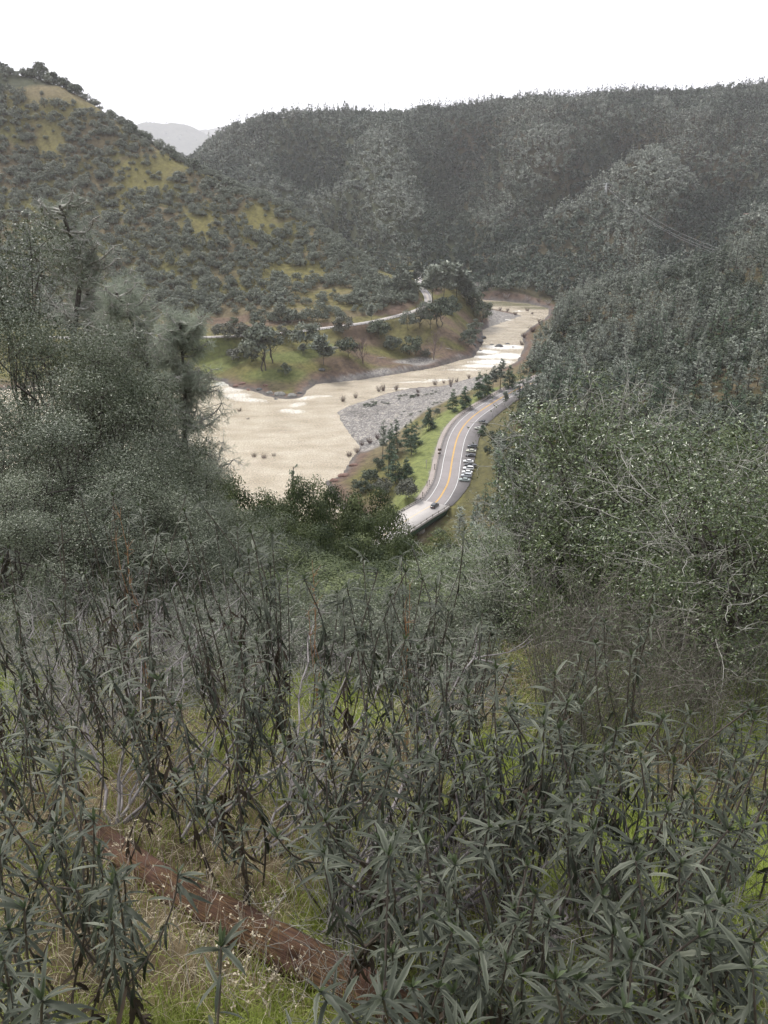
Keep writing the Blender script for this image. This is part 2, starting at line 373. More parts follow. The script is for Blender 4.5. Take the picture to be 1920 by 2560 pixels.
# gravel bars
bar = np.array([on_z(u, v, 1)[:2] for u, v in [(838,1030),(868,1016),(969,986),(1027,973),(1111,967),(1195,945),(1235,940),(1200,975),(1130,1000),(1050,1042),(1010,1075),(985,1095),(955,1120),(915,1130),(895,1120),(868,1081),(848,1048)]])
bin_, (bd, _) = inside(X, Y, bar), poly_dist(X, Y, bar, True)
blend(np.where(bin_, 1., 1-sstep(0, 4, bd)), C_grav)
blend(np.where(bin_, sstep(.55, .62, n2)*.35*sstep(.4, .55, n1), 0), C_rock)
bar2 = np.array([on_z(u, v, 1)[:2] for u, v in [(850,950),(1000,928),(1085,908),(1150,893),(1100,893),(1010,905),(930,925)]])
blend(np.where(inside(X, Y, bar2), 1., 1-sstep(0, 3, poly_dist(X, Y, bar2, True)[0]))*(1-sstep(2.6, 3.6, Z)), C_grav*.95)
bar3 = np.array([on_z(u, v, 1)[:2] for u, v in [(1222,777),(1300,789),(1240,812),(1226,814),(1215,790)]])
blend(np.where(inside(X, Y, bar3), 1., 1-sstep(0, 3, poly_dist(X, Y, bar3, True)[0])), C_grav)
# verge of the highway
side = np.sign(0)
kk = np.clip(kh.astype(int), 0, len(hwy)-2); tx = hwy[kk+1,0]-hwy[kk,0]; ty = hwy[kk+1,1]-hwy[kk,1]; sgn = np.sign(tx*(Y-hwy[kk,1])-ty*(X-hwy[kk,0]))  # road runs towards the camera
river_side = sgn < 0
blend((dh < 30)*river_side*(kh > 20)*(1-sstep(17, 26, dh+8*(n1-.5)))*.95, C_green*1.15)
blend((dh < 30)*river_side*(kh > 8)*(kh <= 26)*(1-sstep(11, 20, dh+8*(n1-.5)))*.7, C_dry*1.1)
blend((dh < 9.5)*river_side*(1-sstep(8.0, 9.5, dh+2*(n2-.5))), C_grav*.8)
blend((dh < 32)*(~river_side)*(dh > 9)*(1-sstep(20, 32, dh+8*(n1-.5)))*.85, np.array([.09,.085,.042]))
# grassy bald patches on the left hill
hillL = (X < 130) & (Y > 560) & (R < 1000)
for u, v, rx, ry in [(690,490,22,16),(720,505,16,12),(330,440,18,16),(370,450,22,16),(560,450,16,14),(250,640,14,20),(740,690,26,16),(820,740,22,12),(120,240,30,26),(60,215,30,20),(230,270,22,20),(640,560,12,22),(500,560,14,22),
                     (940,650,12,16),(130,360,14,14),(430,400,12,20),(300,520,12,18),(800,770,30,8),(640,700,14,14)]:
    blend(spot(u, v, None, rx*1.2, ry*1.3)*hillL*.8, C_grass*1.0+np.array([.012,.006,.0]))
for u, v, rx, ry in [(150,225,34,18),(90,232,26,16),(480,385,20,16),(500,420,16,14),(900,745,22,14),(960,680,10,20),(720,780,26,10),(560,690,12,12),(1060,800,16,10)]:
    blend(spot(u, v, None, rx, ry)*hillL*.75, C_dry*1.2)
# close ground: litter, moss and green shoots
nb = sstep(14, 8, R); mm = sstep(.35, .65, fbm(X/.9, Y/.9, 77, 4)+.5)
blend(nb*.9, 0); colr = np.where((nb > 0)[:,None], colr*(1-nb[:,None]*1.0)+nb[:,None]*(np.array([.11,.085,.05])*(1-mm[:,None])+np.array([.13,.165,.035])*mm[:,None]), colr)
grav = np.where(bin_ | (inside(X, Y, bar2) & (Z < 3)) | inside(X, Y, bar3), 1., 0.)
m_ground, nt, b = mat('ground earth and grass', .95, .1)
at = nn(nt, 'ShaderNodeAttribute', attribute_name='ground_col'); ag = nn(nt, 'ShaderNodeAttribute', attribute_name='gravel')
na1 = noise(nt, .35, 8, .7); na2 = noise(nt, 9., 6, .7)
f1 = ramp(nt, na1, [(.3, (.55,.55,.55)), (.5, (1,1,1)), (.72, (1.5,1.45,1.3))])
f2 = ramp(nt, na2, [(.3, (.6,.6,.6)), (.7, (1.35,1.35,1.35))])
c = mixc(nt, 1., at.outputs['Color'], f1, 'MULTIPLY'); c = mixc(nt, 1., c, f2, 'MULTIPLY')
vo = nn(nt, 'ShaderNodeTexVoronoi'); vo.inputs['Scale'].default_value = .8; tc = nn(nt, 'ShaderNodeTexCoord'); nt.links.new(tc.outputs['Object'], vo.inputs['Vector'])
stone = ramp(nt, vo.outputs['Distance'], [(.0, (1.7,1.7,1.65)), (.35, (1.1,1.1,1.1)), (.6, (.55,.55,.55))])
c = mixc(nt, mth(nt, 'MULTIPLY', ag.outputs['Fac'], .8), c, mixc(nt, 1., c, stone, 'MULTIPLY'))
nt.links.new(c, b.inputs['Base Color']); bump(nt, b, na2, .5, .06)
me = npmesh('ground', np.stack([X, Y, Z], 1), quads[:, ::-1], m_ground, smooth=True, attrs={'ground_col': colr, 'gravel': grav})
tag(link('ground', me), kind='structure')
# ------------------------------------------------------------------ far ridges beyond the canyon
m_far, nt, b = mat('distant forest floor', 1, .0)
nt.links.new(ramp(nt, noise(nt, .02, 10, .75), [(.35, (.035,.045,.03)), (.65, (.09,.10,.06))]), b.inputs['Base Color'])
def far_ridge(name, pts, y, depth):
    us = np.linspace(pts[0][0], pts[-1][0], 260); vs = np.interp(us, [p[0] for p in pts], [p[1] for p in pts]); rows = 26; V = []
    for k in range(rows):
        s = k/(rows-1)
        for u, v in zip(us, vs):
            p = on_y(u, v, y); h = p[2]
            prof = math.sin(PI*s)**.8
            yy = y+(s-.5)*depth*1.1
            x = p[0]
            z = -60+(h+60)*prof*(1+.05*math.sin(u/70+3*s))
            V.append((x*(1+.06*math.sin(s*5)), yy, z))
    V = np.array(V); V[:,2] += fbm(V[:,0]/360, V[:,1]/360, 12, 5)*240*np.clip(1-np.abs((V[:,1]-y)/depth), 0, 1)
    i, j = np.meshgrid(np.arange(rows-1), np.arange(len(us)-1), indexing='ij'); n = len(us)
    q = np.stack([i*n+j, i*n+j+1, (i+1)*n+j+1, (i+1)*n+j], -1).reshape(-1, 4)
    tag(link(name, npmesh(name, V, q, m_far, smooth=True)), kind='structure'); return V
ridgeA = far_ridge('hills', [(-300,330),(300,330),(385,324),(450,318),(480,322),(530,336),(600,327),(700,335),(900,350),(2200,340)], 9000, 1900)
ridgeB = far_ridge('hills', [(-300,350),(330,345),(400,352),(480,345),(530,328),(560,322),(640,318),(760,340),(2200,350)], 12000, 2300)
# ------------------------------------------------------------------ river water
gx = []; us = np.linspace(-1, 1, 2)
xs = np.arange(-525, 300, 2.0); ys = np.arange(208, 965, 2.0); WX, WY = np.meshgrid(xs, ys, indexing='ij')
wsd, _ = poly_dist(WX.ravel(), WY.ravel(), river, True); win = inside(WX.ravel(), WY.ravel(), river)
keepv = (win | (wsd < 4.5)).reshape(WX.shape)
wx, wy = WX.ravel(), WY.ravel()
def foam_spot(u, v, rx, ry, rot=0.):
    p = on_z(u, v, 0); dx, dy = wx-p[0], wy-p[1]; co, si = math.cos(rot), math.sin(rot)
    q = np.hypot((dx*co+dy*si)/rx, (-dx*si+dy*co)/ry); return 1-sstep(.3, 1.15, q)
foam = np.zeros(len(wx))
for s in [(1255,868,20,12),(1270,890,20,14),(1230,905,24,10),(1200,915,20,7),(1160,925,22,5),(1285,868,12,11),(1220,880,13,10),(1215,893,14,8),
          (578,975,11,13,.6),(590,990,14,10,.4),(560,960,10,10),(620,1000,20,7,-.3),(770,995,12,5,.6),(745,1012,10,6,.9),(738,1030,9,6),(810,990,9,3),(715,1027,7,6),
          (1050,955,26,3,.1),(1095,950,16,3),(1010,972,16,2.5),(1250,800,18,3),(1300,778,12,2)]: foam = np.maximum(foam, foam_spot(*s)*(1. if s[0] > 1150 and s[1] < 920 else .72))
rough_w = np.clip(foam*1.2+.25, 0, 1)
wz = (fbm(wx/7, wy/3.6, 61, 3))*.9*np.clip(rough_w, .55, 1)+foam*np.abs(fbm(wx/3.5, wy/2.5, 71, 3))*2.2
nx, ny = WX.shape; idx = np.arange(nx*ny).reshape(nx, ny)
ok = keepv[:-1,:-1] & keepv[1:,:-1] & keepv[1:,1:] & keepv[:-1,1:]
q = np.stack([idx[:-1,:-1][ok], idx[1:,:-1][ok], idx[1:,1:][ok], idx[:-1,1:][ok]], -1)
used = np.unique(q); remap = -np.ones(nx*ny, int); remap[used] = np.arange(len(used))
green = foam_like = np.zeros(len(wx))
for s in [(1230,757,40,12),(1300,762,50,12),(1350,770,30,10),(545,955,26,12)]: green = np.maximum(green, foam_spot(*s))
m_water, nt, b = mat('muddy river water', .12, .5)
af = nn(nt, 'ShaderNodeAttribute', attribute_name='foam'); agr = nn(nt, 'ShaderNodeAttribute', attribute_name='calm_reflection')
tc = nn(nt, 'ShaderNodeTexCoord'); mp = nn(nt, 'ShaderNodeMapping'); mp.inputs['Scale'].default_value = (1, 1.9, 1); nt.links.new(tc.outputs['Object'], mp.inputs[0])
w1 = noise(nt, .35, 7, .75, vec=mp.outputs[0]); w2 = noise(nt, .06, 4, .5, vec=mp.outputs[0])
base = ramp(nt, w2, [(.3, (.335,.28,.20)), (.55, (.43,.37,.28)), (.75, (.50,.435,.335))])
w3 = noise(nt, 1.1, 5, .7, vec=mp.outputs[0]); base = mixc(nt, 1., base, ramp(nt, w3, [(.36, (.6,.6,.58)), (.5, (1,1,1)), (.64, (1.35,1.34,1.30))]), 'MULTIPLY')  # light and dark of the ripples painted into the colour as stretched streaks
base = mixc(nt, agr.outputs['Fac'], base, (.16,.15,.085))  # greenish reflection of the hill painted into the still water's colour
w4 = noise(nt, .8, 8, .8, vec=mp.outputs[0]); fm = mth(nt, 'ADD', af.outputs['Fac'], mth(nt, 'MULTIPLY', mth(nt, 'SUBTRACT', w4, .52), 3.4)); fm = mth(nt, 'MULTIPLY', fm, mth(nt, 'GREATER_THAN', af.outputs['Fac'], .02))
fr = ramp(nt, fm, [(.4, (0,0,0)), (1., (1,1,1))])
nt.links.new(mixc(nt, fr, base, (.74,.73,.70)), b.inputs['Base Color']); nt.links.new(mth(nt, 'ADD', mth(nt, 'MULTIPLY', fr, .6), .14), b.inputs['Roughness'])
bump(nt, b, w1, .9, .9)
me = npmesh('river', np.stack([wx, wy, wz], 1)[used], remap[q], m_water, smooth=True, attrs={'foam': foam[used], 'calm_reflection': green[used]})
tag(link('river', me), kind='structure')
# ------------------------------------------------------------------ roads
def asphalt(name, c0, c1):
    m, nt, b = mat(name, .75, .35); n = noise(nt, .12, 8, .7); n2_ = noise(nt, 6, 4)
    c = ramp(nt, n, [(.3, c0), (.7, c1)]); c = mixc(nt, .5, c, mixc(nt, 1., c, ramp(nt, n2_, [(.3, (.75,.75,.75)), (.7, (1.25,1.25,1.25))]), 'MULTIPLY'))
    nt.links.new(c, b.inputs['Base Color']); return m
m_asph = asphalt('worn grey asphalt', (.16,.148,.145), (.225,.205,.20)); m_lane = asphalt('tyre worn lane', (.20,.18,.175), (.26,.235,.23))
m_conc = asphalt('pale concrete deck', (.36,.335,.315), (.46,.43,.405)); m_grav = asphalt('gravel shoulder', (.24,.205,.185), (.33,.285,.26))
m_oldasph = asphalt('old road asphalt', (.30,.275,.27), (.40,.37,.36))
m_white = plain_mat('white road paint', (.62,.62,.60), (.8,.8,.78), .8); m_yel = plain_mat('yellow road paint', (.56,.32,.05), (.68,.40,.09), .8)
def offs(L, o):
    L = np.asarray(L)[:, :2]; t = np.gradient(L, axis=0); t = unit(t); nrm = np.stack([t[:,1], -t[:,0]], 1)   # +o : to the right when walking along L
    return L+nrm*(np.asarray(o)[:,None] if np.ndim(o) else o)
def ribbon(name, L, a, b_, z, m, parent=None, up=0., thick=0.):
    A = offs(L, a); B = offs(L, b_); z = np.broadcast_to(z, (len(A),))+up; n = len(A)
    V = np.concatenate([np.column_stack([A, z]), np.column_stack([B, z])]); f = [(i, i+1, n+i+1, n+i) for i in range(n-1)]
    if thick:
        V = np.concatenate([V, V-[0, 0, thick]]); f += [(2*n+i, 3*n+i, 3*n+i+1, 2*n+i+1) for i in range(n-1)]
        f += [(i, 2*n+i, 2*n+i+1, i+1) for i in range(n-1)]+[(n+i, n+i+1, 3*n+i+1, 3*n+i) for i in range(n-1)]
        f += [(0, n, 3*n, 2*n), (n-1, 3*n-1, 4*n-1, 2*n-1)]
    return link(name, npmesh(name, V, np.array(f), m), parent)
# the highway list runs from far to near, so the river side lies at its right hand (+)
LR = hwy[:BR0+1]
kk = np.arange(len(LR)); wl = np.interp(kk, [0, 25, 40, 60, 75, len(LR)], [-6.5, -8.5, -10.5, -10.5, -9, -6.6])
roadL = catmull(LR, 3)
wl = np.interp(np.linspace(0, 1, len(roadL)), np.linspace(0, 1, len(wl)), wl)
tag(ribbon('highway', roadL, 6.3, wl, HZ, m_asph, thick=.4), kind='structure')
for nm, a, b_ in (('lane_left', .5, 3.5), ('lane_right', -.5, -3.5)):
    tag(ribbon('road_surface', roadL, a, b_, HZ, m_lane, up=.006), kind='structure')
for a, m in ((3.85, m_white), (-3.85, m_white)): tag(ribbon('road_marking', roadL, a-.09, a+.09, HZ, m, up=.014), kind='structure')
for a in (-.19, .19): tag(ribbon('road_marking', roadL, a-.11, a+.11, HZ, m_yel, up=.014), kind='structure')
tag(ribbon('gravel_verge', roadL, 8.6, 6.3, HZ-.06, m_grav, up=0), kind='structure')
# white word blocks painted on the lane near the far curve
def road_frame(d0):
    seg = np.hypot(*np.diff(roadL, axis=0).T); s = np.concatenate([[0], np.cumsum(seg)]); i = min(np.searchsorted(s, d0), len(s)-1); i = max(1, i)
    t = unit(roadL[i]-roadL[i-1]); n = np.array([t[1], -t[0]]); return roadL[i], t, n
def nearest_s(p):
    seg = np.hypot(*np.diff(roadL, axis=0).T); s = np.concatenate([[0], np.cumsum(seg)]); return s[np.argmin(np.hypot(*(roadL-p[:2]).T))]
for u, v in ((1191,1028), (1225,1006)):
    s0 = nearest_s(on_z(u, v, HZ)); g = Geo()
    for k in range(4):
        p, t, n = road_frame(s0+.5*k); c = p+n*2.1
        for o in (-.9, -.3, .3, .9):
            if (k+int(o*10)) % 5 == 0: continue
            q = c+n*o; w = .19; l = .42
            V = [np.append(q-n*w-t*l/2, HZ+.016), np.append(q+n*w-t*l/2, HZ+.016), np.append(q+n*w+t*l/2, HZ+.016), np.append(q-n*w+t*l/2, HZ+.016)]
            g.add(V, [(0,1,2,3)])
    tag(link('road_marking', g.mesh('road_marking', m_white)), kind='structure')
# bridge
LB = hwy[BR0:]; LB = catmull(LB, 3)
m_steel = plain_mat('green bridge girder', (.02,.05,.035), (.035,.075,.055), 1.5, .6); m_rail = plain_mat('galvanised guardrail', (.32,.30,.27), (.45,.42,.38), 2., .5, .4)
m_post = plain_mat('weathered rail post', (.05,.04,.032), (.10,.08,.065), 3.)
br = empty('road_bridge', (LB[0][0], LB[0][1], HZ)); tag(br, 'pale concrete deck bridge with dark green girders in the valley bottom', 'bridge')
bl = np.array([LB[0][0], LB[0][1], 0])
def P_(o): o.location = (-br.location.x, -br.location.y, -br.location.z); return o
P_(ribbon('deck', LB, 6.4, -6.4, HZ, m_conc, br, thick=.7)); P_(ribbon('lane_line', LB, .38, .08, HZ, plain_mat('faded yellow paint', (.55,.42,.22), (.6,.48,.3)), br, up=.01))
P_(ribbon('girder', LB, -6.0, -5.4, HZ-.705, m_steel, br, thick=2.2)); P_(ribbon('girder', LB, 6.0, 5.4, HZ-.705, m_steel, br, thick=2.2))
P_(ribbon('curb', LB, 6.4, 6.05, HZ+.25, m_conc, br, thick=.245)); P_(ribbon('curb', LB, -6.05, -6.4, HZ+.25, m_conc, br, thick=.245))
def rail(name, L, o, z, parent, spacing=2.5, beam=(.55, .85), mrail=m_rail, mpost=m_post, back=.18):
    L = np.asarray(L); z = np.broadcast_to(z, (len(L),)); A = offs(L, o)
    g = Geo(); n = len(A)
    B = offs(L, o+.06); C_ = offs(L, o)
    for z0, z1, q in ((beam[0], (beam[0]+beam[1])/2-.02, 0), ((beam[0]+beam[1])/2+.02, beam[1], 0)):
        V = np.concatenate([np.column_stack([C_, z+z0]), np.column_stack([C_, z+z1]), np.column_stack([B, z+z0]), np.column_stack([B, z+z1])])
        f = []
        for i in range(n-1):
            f += [(i, i+1, n+i+1, n+i), (2*n+i, 3*n+i, 3*n+i+1, 2*n+i+1), (n+i, n+i+1, 3*n+i+1, 3*n+i), (i, 2*n+i, 2*n+i+1, i+1)]
        g.add(V, f)
    o1 = link('rail_beam', g.mesh('rail_beam', mrail), parent)
    seg = np.hypot(*np.diff(A, axis=0).T); s = np.concatenate([[0], np.cumsum(seg)]); objs = [o1]
    ps = np.arange(.5, s[-1], spacing)
    Pm = None
    for q in ps:
        x = np.interp(q, s, offs(L, o+back)[:,0]); y = np.interp(q, s, offs(L, o+back)[:,1]); zz = np.interp(q, s, z)
        if Pm is None: Pm = Geo().box((0, 0, .3), (.2, .2, 1.2)).mesh('post', mpost)
        objs.append(link('post', Pm, parent, (x, y, zz)))
    return objs
for s_ in (6.25, -6.25):
    for o in rail('rail', LB, s_, HZ+.25, br, 4., (.35, .75), back=0): o.location.x -= br.location.x; o.location.y -= br.location.y; o.location.z -= br.location.z
for i in (len(LB)//3, 2*len(LB)//3):
    p = LB[i]; zb = h1(p[0], p[1]); g = Geo().box((0, 0, 0), (9, 1.6, HZ-2.9-zb+1), rz=math.atan2(*(LB[i]-LB[i-1])[::-1])+PI/2)
    o = link('pier', g.mesh('pier', m_conc), br, (p[0]-br.location.x, p[1]-br.location.y, (HZ-2.9+zb-1)/2-br.location.z))
gr = empty('guardrail', (roadL[0][0], roadL[0][1], HZ)); tag(gr, 'long metal guardrail on dark posts curving along river side of the highway', 'guardrail')
for o in rail('rail', roadL[6:], 6.2, HZ, gr, 2.4): o.location.x -= gr.location.x; o.location.y -= gr.location.y; o.location.z -= gr.location.z
# old road on the far bank
OL = catmull(old[3:-2], 2); oz = OL[:,2]
tag(ribbon('old_road', OL, 3.2, -3.2, oz, m_oldasph, thick=.3), kind='structure')
for a in (2.9, -2.9): tag(ribbon('road_marking', OL, a-.12, a+.12, oz, m_white, up=.012), kind='structure')
tag(ribbon('road_marking', OL, -.13, .13, oz, plain_mat('old yellow paint', (.5,.42,.25), (.55,.48,.33)), up=.012), kind='structure')
m_rail2 = plain_mat('bright guardrail', (.52,.50,.47), (.66,.64,.60), 2., .5, .4)
g2 = empty('guardrail', tuple(OL[0])); tag(g2, 'pale guardrail beside the old road across the river', 'guardrail')
for o in rail('rail', OL[:, :2], 3.6, oz, g2, 3.5, (.5, .95), m_rail2): o.location.x -= g2.location.x; o.location.y -= g2.location.y; o.location.z -= g2.location.z
# ------------------------------------------------------------------ tree and shrub makers
m_bark = plain_mat('dark grey bark', (.035,.03,.026), (.10,.09,.08), 6., .9, .2, .4)
m_barkp = plain_mat('lichened pale twig bark', (.22,.21,.19), (.42,.41,.37), 12., .85, .2)
m_bare = plain_mat('bare willow twigs', (.13,.10,.09), (.24,.19,.17), 4., .9, .1)
m_barepale = plain_mat('pale bare twigs', (.28,.25,.24), (.42,.38,.36), 4., .9, .1)
m_barered = plain_mat('flooded brown brush', (.06,.04,.038), (.14,.09,.085), 4., .9, .1)
m_hilloak = foliage_mat('hill oak leaves', (.048,.062,.044), (.112,.130,.095), (.20,.215,.165), island=.35)
m_darkoak = foliage_mat('dark oak leaves', (.028,.04,.026), (.064,.082,.050), (.13,.147,.095), island=.4)
m_greypine = foliage_mat('grey pine needles', (.095,.115,.09), (.19,.213,.17), (.33,.35,.29), island=.35)
m_greenpine = foliage_mat('green pine needles', (.022,.045,.026), (.05,.085,.046), (.10,.14,.072), island=.4)
m_farforest = foliage_mat('far forest leaves', (.022,.036,.025), (.075,.098,.07), (.27,.285,.24), objvar=0., island=.25)
m_canopy = foliage_mat('canyon live oak leaves', (.02,.032,.014), (.07,.09,.036), (.18,.21,.09), trans=.2, objvar=.3, island=.25)
m_grayleaf = foliage_mat('grey brown leaves', (.05,.055,.04), (.09,.095,.07), (.13,.13,.10), island=.4)
m_oakleft = foliage_mat('scrub oak leaves', (.04,.054,.032), (.085,.102,.062), (.17,.19,.125), rough=.42, spec=.4, trans=.12, objvar=.2, island=.5)
m_oaknear = foliage_mat('glossy oak leaves', (.035,.055,.018), (.07,.10,.03), (.13,.165,.06), rough=.28, spec=.6, trans=.15, back=(.13,.15,.09), objvar=.15, island=.7)

def jitter_path(a, b, n, amp, g):
    t = np.linspace(0, 1, n)[:,None]; P = a*(1-t)+b*t
    P[1:-1] += g.normal(size=(n-2, 3))*amp; return P
def chain(g, P, r0, r1, m, sides=5):
    r = np.linspace(r0, r1, len(P)); V, Fc = tubes(P[:-1], P[1:], r[:-1], r[1:], sides); g.add(V, Fc, m, .5)
def make_crown(H, R, base, nclump, nleaf, L, Wd, seed, rc=(.24, .42), flat=.8, gap=0., hexa=False, trunks=1, tr=.03, limbs=True, upn=.6, twigs=0, lean=0., nrm=.7):
    """returns Geo(trunk), Geo(crown); H height, R crown radius, base height of the crown's underside"""
    g = np.random.default_rng(seed); wood = Geo(); crown = Geo()
    cz = (H+base)/2; hz = (H-base)/2
    C = []
    off = g.uniform(0, 9, 3)
    while len(C) < nclump:
        d = rand_dirs(1, g)[0]
        if d[2] < -.65: continue
        rr = g.uniform(.25, 1)**.45
        lump = .78+.42*float(vnoise(np.array(d[0]*1.6+off[0]), np.array(d[1]*1.6+d[2]*1.3+off[1]), seed))
        c = d*rr*lump
        if g.random() < gap and rr > .8: continue
        C.append((c[0]*R*.82+lean*R*c[2]*.3, c[1]*R*.82, cz+c[2]*hz*.84))
    C = np.array(C); rcs = g.uniform(rc[0], rc[1], nclump)*R; tvs = g.random(nclump)
    tb = [np.array([g.normal()*.12*R*(trunks > 1), g.normal()*.12*R*(trunks > 1), -.06*H]) for _ in range(trunks)]
    tt = [b+np.array([g.normal()*.12*R, g.normal()*.12*R, 0])+np.array([0, 0, cz+.12*hz-b[2]])+(b*[1.5,1.5,0]) for b in tb]
    paths = []
    for b, t in zip(tb, tt):
        P = jitter_path(b, t, 6, .03*H, g); paths.append(P); chain(wood, P, tr*H, tr*H*.45, 0, 6)
    if limbs:
        for i, c in enumerate(C):
            P = paths[i % trunks]; k = g.integers(2, 6); a = P[k]
            if a[2] > c[2]+.2*hz: a = P[max(1, k-2)]
            Q = jitter_path(a, c, 4, .04*R, g); chain(wood, Q, tr*H*.32, tr*H*.08, 0, 4)
            if twigs:
                e = c+rand_dirs(twigs, g)*rcs[i]*g.uniform(.6, 1.1, (twigs, 1)); mid = (e+c)/2+g.normal(size=(twigs, 3))*rcs[i]*.12
                V, Fc = tubes(np.repeat(c[None], twigs, 0), mid, np.full(twigs, tr*H*.07), np.full(twigs, tr*H*.045), 3); wood.add(V, Fc, 0)
                V, Fc = tubes(mid, e, np.full(twigs, tr*H*.045), np.full(twigs, tr*H*.02), 3); wood.add(V, Fc, 0)
    w = rcs**2; cnt = g.multinomial(nleaf, w/w.sum()); ci = np.repeat(np.arange(nclump), cnt); n = len(ci)
    d = rand_dirs(n, g); d[:,2] = np.where(d[:,2] < -.35, -d[:,2], d[:,2])
    Pp = C[ci]+d*(rcs[ci]*g.uniform(.35, 1.08, n)**.6)[:,None]*np.array([1, 1, flat])
    N = unit(d*nrm+rand_dirs(n, g)*.8+np.array([0, 0, upn])); D = unit(np.cross(N, rand_dirs(n, g)))
    LL = L*g.uniform(.65, 1.25, n); V, Fc = (leaves_hex if hexa else leaves_diamond)(Pp, D, N, LL, LL*Wd/L)
    crown.add(V, Fc, 0, np.repeat(np.clip(tvs[ci]+g.normal(size=n)*.08, 0, 1), 6 if hexa else 4))
    return wood, crown
def make_conifer(H, R, base, nb, nleaf, L, Wd, seed, droop=.25, ragged=.35, tr=.014, pw=.8, top=.05, up=.1):
    g = np.random.default_rng(seed); wood = Geo(); crown = Geo()
    P = jitter_path(np.array([0,0,-.05*H]), np.array([g.normal()*.02*H, g.normal()*.02*H, H]), 7, .006*H, g); chain(wood, P, tr*H, tr*H*.15, 0, 6)
    zz = base+(H-base)*np.sort(g.random(nb))**.9; fr = (zz-base)/(H-base)
    rr = R*((1-fr)**pw*(1-top)+top)*g.uniform(1-ragged, 1+ragged*.5, nb)*np.minimum(1, .55+fr*3); an = g.uniform(0, 2*PI, nb)
    cx = np.interp(zz, P[:,2], P[:,0]); cy = np.interp(zz, P[:,2], P[:,1])
    A = np.stack([cx, cy, zz], 1); E = A+np.stack([np.cos(an)*rr, np.sin(an)*rr, -droop*rr+up*rr], 1)
    V, Fc = tubes(A, E, np.full(nb, tr*H*.16), np.full(nb, tr*H*.05), 3); wood.add(V, Fc, 0)
    w = rr**1.3; cnt = g.multinomial(nleaf, w/w.sum()); ci = np.repeat(np.arange(nb), cnt); n = len(ci); s = g.uniform(.12, 1.05, n)**.75
    Pp = A[ci]*(1-s[:,None])+E[ci]*s[:,None]+g.normal(size=(n, 3))*(rr[ci]*.13+.02*R)[:,None]*np.array([1, 1, .6])
    rad = unit(E[ci]-A[ci]); D = unit(rad+rand_dirs(n, g)*.7); N = unit(rand_dirs(n, g)*.6+np.array([0, 0, 1.]))
    LL = L*g.uniform(.6, 1.25, n); V, Fc = leaves_diamond(Pp, D, N, LL, LL*Wd/L); tv = g.random(nb)
    crown.add(V, Fc, 0, np.repeat(tv[ci], 4)); return wood, crown
def make_bare(H, R, seed, depth=5, tr=.02, spread=.55, trunks=1, rmin=.006):
    g = np.random.default_rng(seed); P0=[];P1=[];R0=[];R1=[]
    def grow(p, d, L, r, k):
        q = p+d*L*.5+g.normal(size=3)*L*.05; e = q+unit(d+g.normal(size=3)*.15)*L*.5
        P0.extend([p, q]); P1.extend([q, e]); R0.extend([r, r*.85]); R1.extend([r*.85, r*.7])
        if k == 0: return
        for _ in range(3 if k > 1 else 4):
            dd = unit(d+g.normal(size=3)*spread+np.array([0, 0, .18])); grow(e, dd, L*g.uniform(.6, .85), max(r*.62, rmin), k-1)
    for _ in range(trunks):
        d = unit(np.array([g.normal()*.35*(trunks > 1), g.normal()*.35*(trunks > 1), 1])); grow(np.array([0, 0, -.03*H]), d, H*.3, tr*H, depth)
    P0 = np.array(P0); P1 = np.array(P1); s = H/max(P1[:,2].max(), 1e-3); rx = np.percentile(np.hypot(P1[:,0], P1[:,1]), 92)/R
    k = np.array([1/rx, 1/rx, s]); P0 *= k; P1 *= k
    V, Fc = tubes(P0, P1, R0, R1, 3); return Geo().add(V, Fc, 0)
def join(*gs):
    o = Geo()
    for k, g in enumerate(gs):
        for V, Fc, t in zip(g.V, g.F, g.T):
            o.add(V, Fc-Fc.min() if False else Fc, k, t)
            o.F[-1] = np.asarray(Fc)-0+0
    return o
def combine(wood, crown):
    V = np.concatenate(wood.V+crown.V); nW = wood.n; F4 = np.concatenate([f for f in wood.F]+[f+nW for f in crown.F])
    M = np.concatenate([np.zeros(sum(len(f) for f in wood.F), int), np.ones(sum(len(f) for f in crown.F), int)]); T = np.concatenate(wood.T+crown.T)
    return V, F4, M, T
def small_mesh(name, wc, mats):
    V, F4, M, T = combine(*wc); return npmesh(name, V, F4, mats, M, attrs={'tv': T})
def merge(name, protos, pos, which, sc, rz, mats, tone=None):
    """one object out of very many copies; protos as (V,F,M,T)"""
    Vs=[];Fs=[];Ms=[];Ts=[]; n = 0
    for k, (V, Fc, M, T) in enumerate(protos):
        m = which == k
        if not m.any(): continue
        p = pos[m]; s = sc[m]; a = rz[m]; c, si = np.cos(a), np.sin(a); q = len(p)
        x = V[None,:,0]*s[:,0:1]; y = V[None,:,1]*s[:,0:1]; z = V[None,:,2]*s[:,1:2]
        W = np.stack([x*c[:,None]-y*si[:,None]+p[:,0:1], x*si[:,None]+y*c[:,None]+p[:,1:2], z+p[:,2:3]], -1).reshape(-1, 3)
        Vs.append(W); Fs.append((Fc[None]+(np.arange(q)*len(V))[:,None,None]).reshape(-1, 4)+n); Ms.append(np.tile(M, q))
        tr_ = (rng.random(q) if tone is None else tone[m])[:,None]; Ts.append((T[None]*.25+tr_*.75).reshape(-1)); n += len(W)
    return link(name, npmesh(name, np.concatenate(Vs), np.concatenate(Fs), mats, np.concatenate(Ms), attrs={'tv': np.concatenate(Ts)}))
def jgrid(x0, x1, y0, y1, sp, g=rng, j=.45):
    xs = np.arange(x0, x1, sp); ys = np.arange(y0, y1, sp); A, B = np.meshgrid(xs, ys); A = A.ravel()+g.uniform(-j, j, A.size)*sp; B = B.ravel()+g.uniform(-j, j, B.size)*sp
    return A, B
